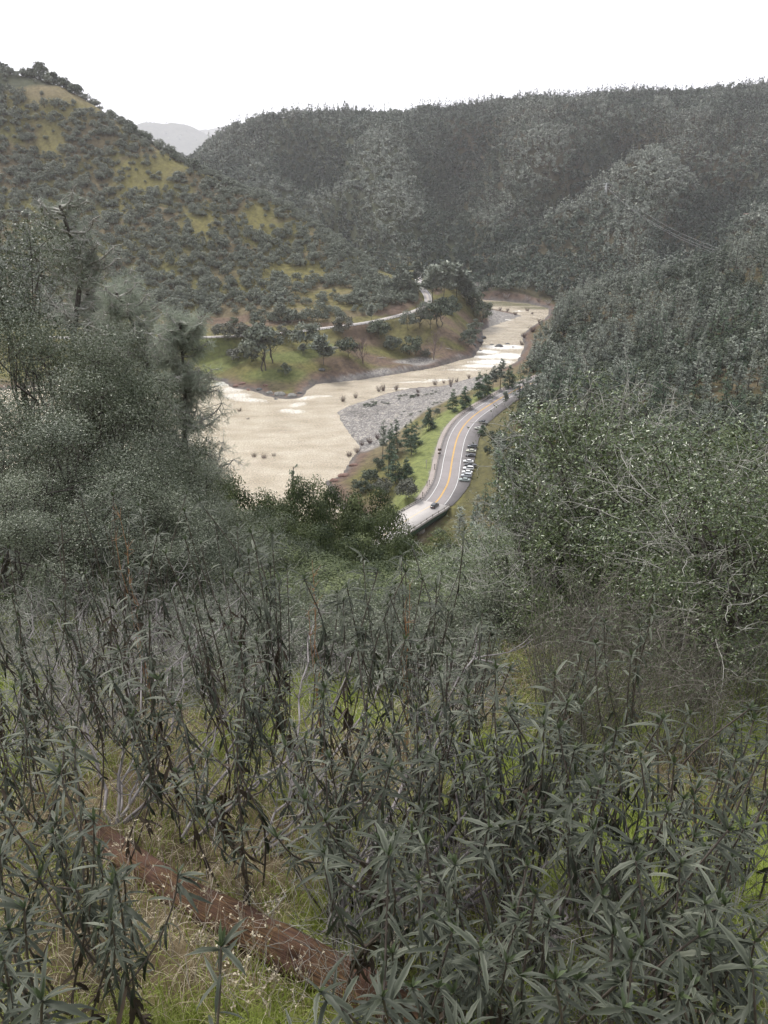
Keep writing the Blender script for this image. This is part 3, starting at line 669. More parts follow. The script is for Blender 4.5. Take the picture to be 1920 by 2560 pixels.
def in_view(x, y, z, mg=90):
    u, v, t = project(x, y, z); return (u > -mg) & (u < W0+mg) & (v > -50) & (v < H0+200) & (y > 0)
def dist_water(x, y): d, _ = poly_dist(x, y, river, True); return np.where(inside(x, y, river), -d, d)
skyline_ok = None

# =============== far forest: reads as one mass on the ridges past the river
far_protos = []
for s in range(4): far_protos.append(combine(*make_crown(10+s*1.3, 4.9, 0, 10, 110, 2.3, 1.7, 100+s, rc=(.34,.5), limbs=False, tr=.02, upn=.1, nrm=1.7)))
for s in range(4): far_protos.append(combine(*make_conifer(15+s*2, 3.6, 1.5, 26, 100, 2.3, 1.5, 110+s)))
A, B = jgrid(-330, 900, 790, 1660, 8.6); A2, B2 = jgrid(-1000, -200, 1150, 2500, 13); A = np.concatenate([A, A2]); B = np.concatenate([B, B2]); Hh = height(A, B); dw = dist_water(A, B)
vis = in_view(A, B, Hh) & (dw > 6)
# nothing on the left hill's own flank
le = np.interp(A, [-420,-380,-283,-200,-120,-60,0,40,80], [1150,1140,1100,1000,880,840,815,805,800]); vis &= (B > le) | (A > 85)
A, B, Hh = A[vis], B[vis], Hh[vis]
# leave out what the ground itself hides
def seen(x, y, z, up=9., steps=60):
    ok = np.ones(len(x), bool)
    for s in np.linspace(.25, .985, steps):
        hh = height(x*s, y*s); ok &= hh < CAMZ+(z+up-CAMZ)*s+1
    return ok
sv = seen(A, B, Hh, 11., 36); A, B, Hh = A[sv], B[sv], Hh[sv]
pn = fbm(A/120, B/120, 91, 3)+.5; con = rng.random(len(A)) < np.clip((pn-.35)*2.2, .08, .8)
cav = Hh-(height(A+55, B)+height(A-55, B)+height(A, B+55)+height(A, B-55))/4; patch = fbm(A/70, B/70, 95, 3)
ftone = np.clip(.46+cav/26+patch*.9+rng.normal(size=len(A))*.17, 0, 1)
which = np.where(con, rng.integers(4, 8, len(A)), rng.integers(0, 4, len(A)))
sc = np.stack([rng.uniform(.6, 1.3, len(A)), rng.uniform(.6, 1.35, len(A))], 1); sc[which > 3, 1] *= 1.15
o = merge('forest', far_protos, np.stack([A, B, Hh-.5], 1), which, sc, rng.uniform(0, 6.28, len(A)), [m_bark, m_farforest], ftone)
tag(o, 'dense mixed oak and pine forest covering the ridges beyond the river', 'forest', kind='stuff'); print('far trees', len(A))
# crowns along the farthest ridges
fr = []
for Vr in (ridgeA, ridgeB):
    rows = Vr[:, :]; n = rng.integers(0, len(rows), 1500); p = rows[n]+np.column_stack([rng.uniform(-14, 14, 1500), rng.uniform(-15, 15, 1500), np.full(1500, -4.)]); u, v, t = project(p[:,0], p[:,1], p[:,2])
    m = (u > 250) & (u < 1000) & (v < 420); fr.append(p[m])
fr = np.concatenate(fr)
if len(fr):
    o = merge('forest', far_protos, fr, rng.integers(0, 8, len(fr)), np.full((len(fr), 2), 1.8), rng.uniform(0, 6.28, len(fr)), [m_bark, m_farforest])
    tag(o, 'hazy forest on the pale ridges farthest away in the gap', 'forest', kind='stuff')

# =============== oaks of the left hill and both slopes, pines of the right slope
oak_w = [make_crown(7.6, 4.7, .0, 20, 620, .85, .6, 200+s, rc=(.28,.44), tr=.03, upn=.1, flat=.95, nrm=1.7) for s in range(6)]
dark_w = [make_crown(9.5, 4.8, .0, 22, 700, .85, .6, 220+s, rc=(.28,.44), tr=.03, upn=.1, flat=.95, nrm=1.7) for s in range(4)]
gp_w = [make_conifer(17+1.5*s, 3.0, 3, 40, 560, .9, .5, 240+s, droop=-.35, ragged=.4, pw=.7, top=.18, up=.1) for s in range(5)]
dp_w = [make_conifer(18+1.5*s, 3.4, 2.5, 46, 620, .9, .45, 260+s, droop=.3, ragged=.3) for s in range(4)]
oak_m = [small_mesh('oak_tree', w, [m_bark, m_hilloak]) for w in oak_w]; dark_m = [small_mesh('oak_tree', w, [m_bark, m_darkoak]) for w in dark_w]
gp_m = [small_mesh('grey_pine', w, [m_bark, m_greypine]) for w in gp_w]; dp_m = [small_mesh('pine_tree', w, [m_bark, m_greenpine]) for w in dp_w]
# left hill
A, B = jgrid(-520, 130, 540, 1130, 7.4, j=.5); Hh = height(A, B); dw = dist_water(A, B)
d_old, k_old = poly_dist(A, B, old[:, :2]); zo = np.interp(k_old, np.arange(len(old)), old[:,2])
U, Vv, T = project(A, B, Hh); nh = fbm(A/40, B/40, 17, 4)+.5; nh2 = fbm(A/14, B/14, 19, 2)+.5
vis = in_view(A, B, Hh, 60) & (dw > 8) & (B < np.interp(A, [-420,-380,-283,-200,-120,-60,0,40,80], [1130,1120,1080,980,880,840,815,805,800]))
vis &= (Hh > zo) & (d_old > np.where(U < 960, 15, 9))
dens = 1.06+1.1*(nh-.5)+.35*(nh2-.5)
bald = [(690,490,24,18),(725,510,18,12),(330,440,20,16),(370,455,22,16),(560,450,14,14),(250,640,14,16),(740,690,26,14),(820,740,26,12),(120,235,26,16),(60,215,26,14),(230,270,16,12),(150,228,26,12),(640,560,12,20),(500,560,12,18),(940,650,14,16),(130,360,12,14),(480,385,22,16),(500,420,16,14),(720,780,26,10),(800,775,26,8),(600,780,22,10),(430,420,16,16)]
for u, v, rx, ry in bald:
    p = hit(u, v)
    if p is not None: dens = np.where(np.hypot((A-p[0])/rx, (B-p[1])/ry) < 1, dens*.2, dens)
for u, v, rx, ry in [(420,610,110,60),(200,470,80,50),(620,740,60,16),(380,760,90,30)]:
    p = hit(u, v)
    if p is not None: dens = np.where(np.hypot((A-p[0])/rx, (B-p[1])/ry) < 1, dens+.3, dens)
vis &= rng.random(len(A)) < dens
A, B, Hh, Dd = A[vis], B[vis], Hh[vis], dens[vis]; sv = seen(A, B, Hh, 5., 36); A, B, Hh, Dd = A[sv], B[sv], Hh[sv], Dd[sv]
S = rng.uniform(.42, 1.12, len(A))*np.clip(.55+.55*Dd, .5, 1.1); LH = [(A[i], B[i], Hh[i], S[i], 'hill') for i in range(len(A))]
print('left hill', len(LH))
# trees on the right-hand slopes; keep them clear of the road as in the place
edge_v = [700, 760, 800, 840, 865, 900, 930, 957, 1000, 1040, 1060, 1090, 1130, 1180, 1220, 1250, 1280, 1320, 1360, 1420]
edge_u = [1300, 1385, 1368, 1322, 1330, 1300, 1272, 1288, 1290, 1250, 1228, 1218, 1226, 1212, 1176, 1150, 1118, 1066, 1020, 900]
A, B = jgrid(8, 620, 215, 790, 6.4); A2, B2 = jgrid(60, 230, 370, 520, 7); A = np.concatenate([A, A2]); B = np.concatenate([B, B2]); Hh = height(A, B); dw = dist_water(A, B); dh, kh = poly_dist(A, B, hwy)
vis = in_view(A, B, Hh, 60) & (dw > 7) & (dh > 12)
kk = np.clip(kh.astype(int), 0, len(hwy)-2); sg = (hwy[kk+1,0]-hwy[kk,0])*(B-hwy[kk,1])-(hwy[kk+1,1]-hwy[kk,1])*(A-hwy[kk,0])
vis &= (sg > 0) | (B > 470)
A, B, Hh = A[vis], B[vis], Hh[vis]; np_ = fbm(A/45, B/45, 23, 3)+.5
con = rng.random(len(A)) < np.clip(.44+3.6*(np_-.5)+.2*(B > 420), .04, .94); green = con & (rng.random(len(A)) < np.where(B < 440, .5, .18))
top = np.where(con, 15.5, 7.5)*rng.uniform(.45, 1.3, len(A)); rad = np.where(con, 2.6, 4.3)
U, V0, T = project(A, B, Hh); U1, V1, T1 = project(A, B, Hh+top); ok = np.ones(len(A), bool)
for f in np.linspace(0, 1, 6):
    vv = V0*(1-f)+V1*f; ok &= (U-rad*F/T*np.where(con, 1-f*.7, 1)) > np.interp(vv, edge_v, edge_u)-3
A, B, Hh, con, green, top = A[ok], B[ok], Hh[ok], con[ok], green[ok], top[ok]; sv = seen(A, B, Hh, 10., 30)
A, B, Hh, con, green, top = A[sv], B[sv], Hh[sv], con[sv], green[sv], top[sv]
RS = [(A[i], B[i], Hh[i], top[i], 'gp' if con[i] and not green[i] else 'dp' if con[i] else 'dark') for i in range(len(A))]; print('right slope', len(RS))
oaks = [(x, y, z, s, 'h') for x, y, z, s, _ in LH]+[(x, y, z, t/8.5, 'd') for x, y, z, t, k in RS if k == 'dark']
pines = [(x, y, z, t/18, k) for x, y, z, t, k in RS if k != 'dark']
oaks.sort(key=lambda q: -q[3]/math.hypot(q[0], q[1])); pines.sort(key=lambda q: -q[3]/math.hypot(q[0], q[1]))
def put(me, name, x, y, z, s, sz, label, cat, group):
    o = link(name, me, loc=(x, y, z-.3)); o.rotation_euler = (0, 0, random.uniform(0, 6.28)); o.scale = (s, s, sz); tag(o, label, cat, group); return o
nL = 0
for x, y, z, s, k in oaks[:280]:
    if k == 'h': put(random.choice(oak_m), 'oak_tree', x, y, z, s*1.15, s*random.uniform(.9, 1.25), 'rounded grey-green evergreen oak on the grassy hillside left of the river', 'tree', 'oaks scattered over the left hillside')
    else: put(random.choice(dark_m), 'oak_tree', x, y, z, s*random.uniform(.9, 1.2), s*random.uniform(.9, 1.1), 'dark rounded oak among the pines on the slope right of the highway', 'tree', 'dark oaks on the right slope')
def rest(name, items, protos, mats, label):
    if not items: return
    P = np.array([[q[0], q[1], q[2]-.3] for q in items]); s = np.array([q[3] for q in items])
    o = merge(name, protos, P, rng.integers(0, len(protos), len(P)), np.stack([s*1.1, s*rng.uniform(.85, 1.2, len(P))], 1), rng.uniform(0, 6.28, len(P)), mats); tag(o, label, 'trees', kind='stuff')
rest('oak_woodland', [q for q in oaks[280:] if q[4] == 'h'], [combine(*w) for w in oak_w], [m_bark, m_hilloak], 'grey-green oak scrub dotting the hill left of the river')
rest('oak_woodland', [q for q in oaks[280:] if q[4] == 'd'], [combine(*w) for w in dark_w], [m_bark, m_darkoak], 'dark oak wood filling the slope right of the highway')
for x, y, z, s, k in pines[:280]:
    if k == 'gp': put(random.choice(gp_m), 'grey_pine', x, y, z, s*random.uniform(.9, 1.3), s, 'pale grey-green pine with open rounded top on the right slope', 'tree', 'pale grey pines on the right slope')
    else: put(random.choice(dp_m), 'pine_tree', x, y, z, s*random.uniform(.9, 1.2), s*1.05, 'dark green pointed pine on the slope right of the highway', 'tree', 'dark green pines on the right slope')
rest('pine_woodland', [q for q in pines[280:] if q[4] == 'gp'], [combine(*w) for w in gp_w], [m_bark, m_greypine], 'pale grey pines thick on the upper right slope')
rest('pine_woodland', [q for q in pines[280:] if q[4] != 'gp'], [combine(*w) for w in dp_w], [m_bark, m_greenpine], 'dark green pines between the paler ones on the upper right slope')
# =============== the trees one can tell apart round the river
mats_of = {'oak': m_hilloak, 'dark': m_darkoak, 'grey': m_grayleaf, 'gpine': m_greypine, 'dpine': m_greenpine}
def parts_tree(name, wc, mw, ml, loc, label, group=None, rz=0., sc=(1, 1, 1), cache=None):
    e = empty(name, loc, rz); e.scale = sc; tag(e, label, 'tree' if 'shrub' not in name and 'bush' not in name else 'shrub', group)
    link('trunk', wc[0].mesh('trunk', mw) if isinstance(wc[0], Geo) else wc[0], e); link('crown', wc[1].mesh('crown', ml) if isinstance(wc[1], Geo) else wc[1], e); return e
def bank(u, v, hpx, wpx, kind, label, seed, flat=None):
    p = hit(u, v, 230)
    if p is None: return
    t = project(*p)[2]; H = hpx*float(t)/F*1.04; R = wpx*float(t)/F/2*1.08
    if kind == 'bare' or kind == 'pale':
        o = link('bare_tree', make_bare(H, R, seed, 5, .022, .5, 2, .03).mesh('bare_tree', m_bare if kind == 'bare' else m_barepale), loc=p); tag(o, label, 'tree'); return
    if kind in ('oak', 'dark', 'grey'):
        wc = make_crown(H, R, H*(.26 if hpx > 60 else .02), 20, 1500, R*.15, R*.10, seed, upn=.1, nrm=1.3, tr=.018, trunks=2 if hpx > 60 else 1, rc=(.26, .42)); nm = 'oak_tree' if hpx > 26 else 'oak_bush'
    else:
        op = kind == 'gpine'; wc = make_conifer(H, R*(.95 if op else 1.2), H*(.3 if op else .08), 56, 2300, max(R*.24, .5), max(R*.12, .25), seed, droop=-.3 if op else .25, ragged=.5 if op else .3, pw=.7 if op else .85, top=.12 if op else .05); nm = 'grey_pine' if op else 'pine_tree'
    parts_tree(nm, wc, m_bark, mats_of[kind], p-np.array([0, 0, .2]), label)
for k, q in enumerate([
 (564,857,42,58,'grey','greyish round oak just below the guardrail at left end of old road'),
 (610,857,46,52,'grey','second round grey oak below the old road guardrail, darker base'),
 (658,926,104,112,'oak','tallest broad grey-green tree with twin bare trunks on grassy bank'),
 (684,911,88,60,'oak','tree close behind the right shoulder of the tallest bank tree'),
 (597,902,32,54,'grey','low sprawling bush left of the tallest bank tree'),
 (630,905,40,40,'dark','dark undergrowth oak at the foot of the tallest bank tree'),
 (709,857,42,38,'grey','small grey oak between old road and tallest bank tree'),
 (763,869,60,78,'oak','broad full oak below the middle of the old road'),
 (757,887,26,20,'gpine','little pale pine on green grass below the broad oak'),
 (809,914,68,60,'gpine','open-topped pine with a straight bare trunk at edge of red bank'),
 (872,893,46,56,'dark','dark oak behind the left bare tree on the red bank'),
 (908,911,66,60,'bare','leaning leafless tree at left on the red bank'),
 (715,941,32,34,'dark','compact dark round bush alone on the yellow-green point'),
 (857,839,46,52,'grey','thin grey oak straddling the old road edge'),
 (706,803,54,34,'gpine','slender pine above the red cut of the old road'),
 (647,826,42,40,'oak','grey-green oak standing above road cut left of the slender pine'),
 (582,815,22,28,'dark','small dark bush on the red road cut at left'),
 (929,806,44,26,'gpine','narrow pale pine beside old road where guardrail shows'),
 (945,848,48,58,'dark','dark oak under the old road right of the thin grey oak'),
 (981,877,36,48,'oak','left one of two low oaks above the blue-grey gravel strip'),
 (1026,890,46,58,'dark','right one of two low oaks above the blue-grey gravel strip'),
 (1085,902,72,62,'bare','black-trunked leafless tree beside the gravel strip tip'),
 (1063,893,20,26,'grey','small bush at left foot of the black-trunked bare tree'),
 (1020,827,50,46,'oak','left oak of the dense row below the road bend'),
 (1050,824,50,46,'grey','greyer oak in the row below the road bend'),
 (1075,822,58,50,'dark','dark oak in the row below the road bend'),
 (1105,823,72,66,'dark','darkest and largest oak of the row below the road bend'),
 (1132,792,48,46,'dark','dark oak on top of the eroded nose above the river'),
 (1081,757,84,60,'gpine','tall pale pine immediately right of the road bend'),
 (1108,762,98,66,'gpine','tallest pale pine on the nose right of the road bend'),
 (1141,756,86,60,'gpine','pale pine at right of the tall group on the nose'),
 (1166,765,60,52,'gpine','shorter pale pine sloping down to the river from the nose'),
 (1183,778,50,56,'dark','dark oak on river side of the nose near the upper gravel bar'),
 (1205,806,52,52,'dark','dark oak overhanging the river bend below the nose'),
 (1171,869,46,46,'oak','grey-green oak just above the rocks at the rapids'),
 (1187,848,46,40,'oak','oak on dark rocks upstream of the rapids'),
 (1040,722,62,40,'gpine','pale pine left of the receding old road'),
 (1025,745,60,36,'oak','oak filling the inner side of the road bend'),
 (1000,742,70,40,'gpine','pine on left side of the road bend, grey and open'),
 (960,777,74,30,'gpine','dark-trunked slender pine left of the road bend'),
 (985,735,46,44,'oak','oak on hill shoulder left of the road bend'),
 (1010,715,50,50,'oak','highest oak on the shoulder above the road bend'),
 (1180,741,36,52,'pale','whitish leafless tree at the far river bend'),
 (1232,975,58,26,'gpine','grey half-bare pine between the highway and river, by dark pines'),
 (1250,978,78,28,'gpine','tall grey pine beside the far end of the highway guardrail'),
 (1272,972,60,30,'dpine','dark pine at the far end of the highway guardrail'),
 (1197,998,70,30,'dpine','left of the two touching dark pines above the highway curve'),
 (1214,992,64,32,'dpine','right of the two touching dark pines above the highway curve'),
 (1161,1023,58,30,'dpine','full dark pine on the verge where the highway bends'),
 (1132,1029,56,26,'dpine','thinner pine left of the full one at the highway bend'),
 (1072,1077,62,32,'dpine','single dark pine standing apart on edge of the gravel bar'),
 (1092,1042,22,18,'oak','small grey bush on the gravel bar edge behind the single pine'),
 (956,1149,98,26,'gpine','nearly bare grey pine at left edge of the roadside grove'),
 (980,1143,88,22,'dpine','slim pine second from left at back of the roadside grove'),
 (993,1134,92,26,'dpine','tallest back pine of the roadside grove'),
 (971,1188,120,32,'dpine','tall front pine at left of the roadside grove'),
 (990,1209,84,34,'dpine','lowest front pine of the roadside grove'),
 (1016,1203,62,32,'dpine','short full pine at the lower right of the roadside grove'),
 (1016,1113,58,24,'dpine','small back pine in the middle of the roadside grove'),
 (1028,1140,92,28,'dpine','tall pine at right of the roadside grove by green grass'),
 (1038,1118,66,26,'dpine','rear pine at right end of the roadside grove'),
 (945,1175,30,36,'dark','dark bush left of the roadside grove above the river'),
 (1015,1262,46,66,'grey','purplish brown thicket beside the near end of the guardrail'),
 (925,1210,34,50,'dark','dark brush on the bank under the roadside grove'),
 (960,1235,38,56,'grey','brownish brush between bridge and river bank'),
 (905,1230,30,50,'dark','dark shrub on the river bank point below the grove'),
 (1207,1089,28,20,'dpine','young dark pine leaning over the white parked car'),
 (1217,1137,24,22,'dark','small bush on the brown slope above the parked cars'),
 (1262,1016,38,20,'gpine','thin pale sapling in front of the far highway lane'),
 (1228,1105,26,24,'dark','small dark shrub on brown slope right of the parked pickup')]):
    bank(*q, seed=500+k)
# skyline clump on the left summit
for u, v, hpx, wpx, lab in [(105,205,50,36,'tallest oak on the bare summit of the left hill'),(80,208,26,34,'low oak left of the tallest one on the summit'),(135,215,34,40,'oak right of the tallest one on the summit'),(160,222,26,34,'small oak at right end of summit clump'),
                            (190,240,24,40,'flat oak where the summit ridge starts to fall'),(5,205,36,26,'oak at the very left end of skyline'),(22,205,30,20,'small pointed oak on skyline left of the bare summit'),(335,345,28,26,'round oak on the falling skyline above the yellow gap'),(365,360,28,30,'oak on falling skyline beside the pale far ridge'),(485,422,28,34,'dark oak on skyline where hill meets the far ridge'),(440,400,20,24,'small pine on the lower skyline of left hill')]:
    p = on_y(u, v, float(np.interp(u, [0,100,200,300,390,500], [965,955,930,900,875,850]))); p[2] = h1(p[0], p[1]); t = float(project(*p)[2]); H = hpx*t/F; R = wpx*t/F/2
    parts_tree('oak_tree', make_crown(H*.85, R, -H*.1, 22, 1300, R*.2, R*.15, int(u)+3, upn=.1, nrm=1.4, rc=(.3,.46)), m_bark, m_darkoak, p, lab)
def brush(h, spread, n, seed, r=.004, leaf=0, twig=7):
    g = np.random.default_rng(seed); st = Geo(); P=[];D=[]
    for i in range(n):
        an = g.uniform(0, 6.28); s = spread*math.sqrt(g.random()); hh = h*g.uniform(.55, 1.05); e = np.array([math.cos(an)*s, math.sin(an)*s, hh]); b = np.array([math.cos(an)*.12*s, math.sin(an)*.12*s, -.05]); mid = b*.4+e*.6; mid[2] = hh*.4
        t = np.linspace(0, 1, 7)[:,None]; Q = b*(1-t)**2+2*mid*t*(1-t)+e*t*t; Q[1:] += g.normal(size=(6, 3))*.02; chain(st, Q, r, r*.3, 0, 4)
        for _ in range(twig):
            k = g.integers(2, 7); d = unit(Q[k]-Q[k-1]+g.normal(size=3)*.5); S = [Q[k]]
            for _ in range(3): d = unit(d+g.normal(size=3)*.25+[0,0,.1]); S.append(S[-1]+d*h*.07)
            chain(st, np.array(S), r*.45, r*.22, 0, 3); P.append(S[-1]); D.append(d)
            if leaf: P.append(S[1]); D.append(d); P.append(S[2]); D.append(-d)
    lv = None
    if leaf:
        P = np.repeat(np.array(P), leaf, 0)+g.normal(size=(len(P)*leaf, 3))*.015; D = unit(np.repeat(np.array(D), leaf, 0)+rand_dirs(len(P), g)); V, Fc = leaves_diamond(P, D, rand_dirs(len(P), g), g.uniform(.014, .026, len(P))*(1.6 if leaf > 3 else 1), .016 if leaf > 3 else .009); lv = Geo().add(V, Fc, 0, g.random())
    return st, lv
# flooded and riverside brush, one bush each
bz = [brush(2.2, 1.5, 34, 700+k, .036, 0, 7) for k in range(4)]; bz_m = [b[0].mesh('flooded_bush', m_barered) for b in bz]
k = 0
for u, v, s, lab in [(635,1142,1.2,'left brown bush standing in the flooded river pool'),(661,1145,1.3,'middle brown bush standing in the flooded river pool'),(685,1140,1.,'right brown bush standing in flooded river pool'),(598,1028,1.2,'purple-brown bush in water below the left rapids'),(620,1048,.8,'low reddish bush in water right of the purple-brown one'),
                     (872,1140,1.5,'reddish bush at water edge below the gravel bar'),(893,1132,1.6,'reddish bush against the bank below the gravel bar'),(925,1118,1.7,'red-brown thicket at lower tip of the gravel bar'),(945,1112,1.6,'red-brown thicket behind the one on the bar tip'),(905,1117,1.3,'small red bush between water and gravel bar'),
                     (947,978,1.4,'left leafless willow at upper edge of the gravel bar'),(958,977,1.6,'tall leafless willow second from left on the gravel bar edge'),(990,975,1.5,'leafless willow in shallow water above the bar'),(1088,962,1.5,'leafless willow beside white water above the bar'),(1127,960,1.6,'dense leafless willow at top right of the bar'),(1141,955,1.2,'small leafless willow next to the dense one'),(1172,950,1.1,'last leafless willow before the dark pines'),(857,1003,1.5,'leafless willow standing alone in water left of the bar'),(889,995,1.3,'pale leafless willow in water near the bar tip'),(1110,958,.9,'thin leafless willow between two larger ones'),
                     (1045,985,1.2,'rusty low bush on the gravel'),(1046,995,1.0,'second rusty low bush just below the first'),(1127,972,1.0,'rusty bush on the gravel under the dense willow'),
                     (1250,780,1.6,'reddish brush at left on the upper gravel bar'),(1268,782,1.8,'reddish brush in middle of the upper gravel bar'),(1288,790,1.8,'reddish brush at tip of the upper gravel bar'),(1318,778,1.9,'reddish brush standing in water past the upper bar'),(1330,785,1.4,'small brush in water past the upper bar'),
                     (1310,845,2.2,'brown brush on right bank upstream of rapids'),(1330,835,2.6,'brown thicket on right bank above the rapids'),(1350,822,2.6,'brown thicket on right bank where the river narrows'),(1306,862,1.9,'brown brush right beside the rapids'),(460,1115,.8,'thin brush in the water at left near the pine branch')]:
    p = on_z(u, v, 0); p[2] = max(h1(p[0], p[1]), -.4)-.1; o = link('flooded_bush', bz_m[k % 4], loc=p); o.scale = (s, s, s*(1.35 if 'willow' in lab else .95)); o.rotation_euler[2] = k; tag(o, lab, 'bush', 'leafless brush along and in the river'); k += 1
brd = [brush(4., 2.6, 34, 760+k, .05, 0, 6)[0].mesh('riverside_bush', m_barepale if k % 2 else m_bare) for k in range(4)]
for k, (u, v) in enumerate([(1240,745),(1265,750),(1290,748),(1318,755),(1345,760),(1370,765),(1225,738),(1395,770),(1415,765)]):
    p = hit(u, v-3, 600)
    if p is None: continue
    o = link('riverside_bush', brd[k % 4], loc=p); o.rotation_euler[2] = k; s = random.uniform(1., 1.7); o.scale = (s, s, s*.8)
    tag(o, 'brownish leafless bush lining the far shore of the river bend', 'bush', 'leafless bushes on far shore of the river bend')
# small green bushes over the gravel
gb = [make_crown(1., .9, .05, 7, 160, .3, .2, 780+k, limbs=False)for k in range(3)]; gb_m = [small_mesh('low_shrub', w, [m_bark, m_darkoak]) for w in gb]
for k in range(46):
    if k < 30: u, v = rng.uniform(905, 1090), 0; v = np.interp(u, [905,1090], [1012,975])+rng.uniform(-3, 10)
    else: u, v = rng.uniform(1000, 1130), rng.uniform(985, 1060)
    p = on_z(u, v, 1.5); p[2] = h1(p[0], p[1])
    if p[2] < .2: continue
    o = link('low_shrub', gb_m[k % 3], loc=p); s = rng.uniform(.6, 1.5); o.scale = (s*1.4, s, s*.7); o.rotation_euler[2] = k
    tag(o, 'low dark green shrub in the sparse line along the gravel bar', 'shrub', 'low shrubs on the gravel bar')
# ------------------------------------------------------------------ the near slope: canopy, big oaks, thicket
line_u = [-80,0,60,130,180,230,300,350,420,440,480,540,600,680,760,800,900,960,990,1030,1080,1120,1150,1180,1230,1300,1350,1450,1600,2000]
line_v = [600,610,640,700,760,830,880,930,1020,1085,1125,1165,1198,1220,1208,1192,1215,1262,1312,1345,1335,1312,1282,1225,1160,1080,1050,1030,1010,990]
cano = [make_crown(6.6, 2.9, .2, 34, 14500, .12, .07, 300+s, rc=(.22,.36), tr=.013, flat=.9, upn=.15, twigs=5, nrm=2.0) for s in range(4)]
cano_m = [(w.mesh('trunk', m_bark), c.mesh('crown', m_canopy)) for w, c in cano]
canf = [make_crown(6.6, 2.9, .0, 24, 2800, .25, .16, 320+s, rc=(.24,.38), tr=.018, upn=.2, nrm=1.3) for s in range(4)]
canf_m = [(w.mesh('trunk', m_bark), c.mesh('crown', m_canopy)) for w, c in canf]; canf_d = [(w, c.mesh('crown', m_darkoak)) for (w, _), (_, c) in zip(canf_m, canf)]
gpn = [make_conifer(13, 2.6, 2.5, 60, 4200, .42, .07, 340+s, droop=-.3, ragged=.5, pw=.6, top=.3) for s in range(3)]
gpn_m = [(w.mesh('trunk', m_bark), c.mesh('crown', m_greypine)) for w, c in gpn]
A, B = jgrid(-115, 160, 17, 226, 5.9); Hh = height(A, B); dw = dist_water(A, B); dbr, _ = poly_dist(A, B, hwy)
ok = in_view(A, B, Hh, 150) & (dw > 4) & (dbr > 9); A, B, Hh = A[ok], B[ok], Hh[ok]
cand = []
for x, y, z in zip(A, B, Hh):
    R_ = random.uniform(2.5, 4.4); H_ = R_*random.uniform(2., 2.6); pine = False
    u0, v0, t0 = [float(q) for q in project(x, y, z)]
    if u0 > 1130 and random.random() < .4 and y > 45: pine = True; H_ = random.uniform(9, 15); R_ = H_*.2
    rp = R_*F/t0
    us_ = np.linspace(u0-rp*.8, u0+rp*.8, 5); lim = float(np.interp(us_, line_u, line_v).max()); lim = max(lim, 1500-(y-13)*7.5 if u0 < 1200 else lim)+random.uniform(-25, 120)*(u0 < 1200)+random.uniform(3, 30)
    # highest crown that still leaves the valley in sight
    for _ in range(14):
        if float(project(x, y, z+H_)[1]) >= lim: break
        H_ *= .9; R_ *= .955
    if H_ < (5 if pine else 1.7): continue
    if float(project(x, y, z+H_)[1]) < lim: continue
    cand.append((H_/t0, x, y, z, H_, R_, pine, u0))
cand.sort(reverse=True)
print('canopy', len(cand))
for i, (q, x, y, z, H_, R_, pine, u0) in enumerate(cand[:265]):
    if pine: pr = random.choice(gpn_m); b = (13, 2.6)
    elif y < 75: pr = random.choice(cano_m); b = (6.6, 2.9)
    else: pr = random.choice(canf_d if (u0 > 1100 and random.random() < .8) else canf_m); b = (6.6, 2.9)
    lab = ('grey-green pine among the oaks at the foot of the near slope, right side', 'grey pines low on the near slope') if pine else ('green bushy live oak crown in the canopy just below the viewpoint', 'live oaks in the canopy below the viewpoint') if u0 < 1100 else ('dark oak crown on the lower near slope right of the bridge', 'dark oaks on the near slope right of the bridge')
    parts_tree('grey_pine' if pine else 'live_oak', pr, None, None, (x, y, z-.2), lab[0], lab[1], rz=random.uniform(0, 6.28), sc=(R_/b[1], R_/b[1], H_/b[0]))
rowk = 0
for u, v, y, R_ in [(560,1185,46,3.2),(610,1205,40,2.6),(665,1218,50,3.4),(720,1215,44,2.8),(775,1200,52,3.6),(835,1195,50,3.4),(885,1212,46,3.2),(935,1245,44,3.0),(965,1275,38,2.4),(1000,1325,34,2.2),(1050,1345,33,2.2),(505,1150,40,2.8),(700,1290,32,2.4),(800,1300,33,2.6),(900,1320,30,2.4),(620,1300,27,2.2),(1110,1330,40,2.8),(1020,1400,24,1.9),(930,1400,22,1.8),(780,1390,23,2.0),(660,1390,20,1.8),(520,1370,17,1.7),(600,1440,14,1.6),(700,1455,15,1.7),(790,1450,15,1.7),(880,1460,14,1.6),(960,1470,14,1.5),(1040,1465,14,1.5),(1120,1440,15,1.6),(1200,1450,14,1.5),(1280,1440,13,1.5),(1090,1400,19,1.8),(860,1400,19,1.9),(1370,1450,12,1.5),(430,1390,13,1.4),(470,1500,11,1.2),(560,1520,10.5,1.1),(640,1530,10.5,1.2),(730,1540,10,1.1),(820,1535,10.5,1.2),(910,1545,10,1.1),(1000,1540,10.5,1.2),(1090,1530,10.5,1.1),(1180,1525,10.5,1.1),(1270,1520,10.5,1.1),(690,1500,12,1.3),(860,1500,12,1.3),(1030,1500,12,1.3)]:
    p = on_y(u, v, y); zg = h1(p[0], p[1]); parts_tree('live_oak', cano_m[rowk % 4], None, None, (p[0], p[1], zg-.2), 'green bushy live oak crown in the canopy just below the viewpoint', 'live oaks in the canopy below the viewpoint', rz=rowk*1.7, sc=(R_/2.9, R_/2.9, (p[2]-zg+.2)/6.6)); rowk += 1
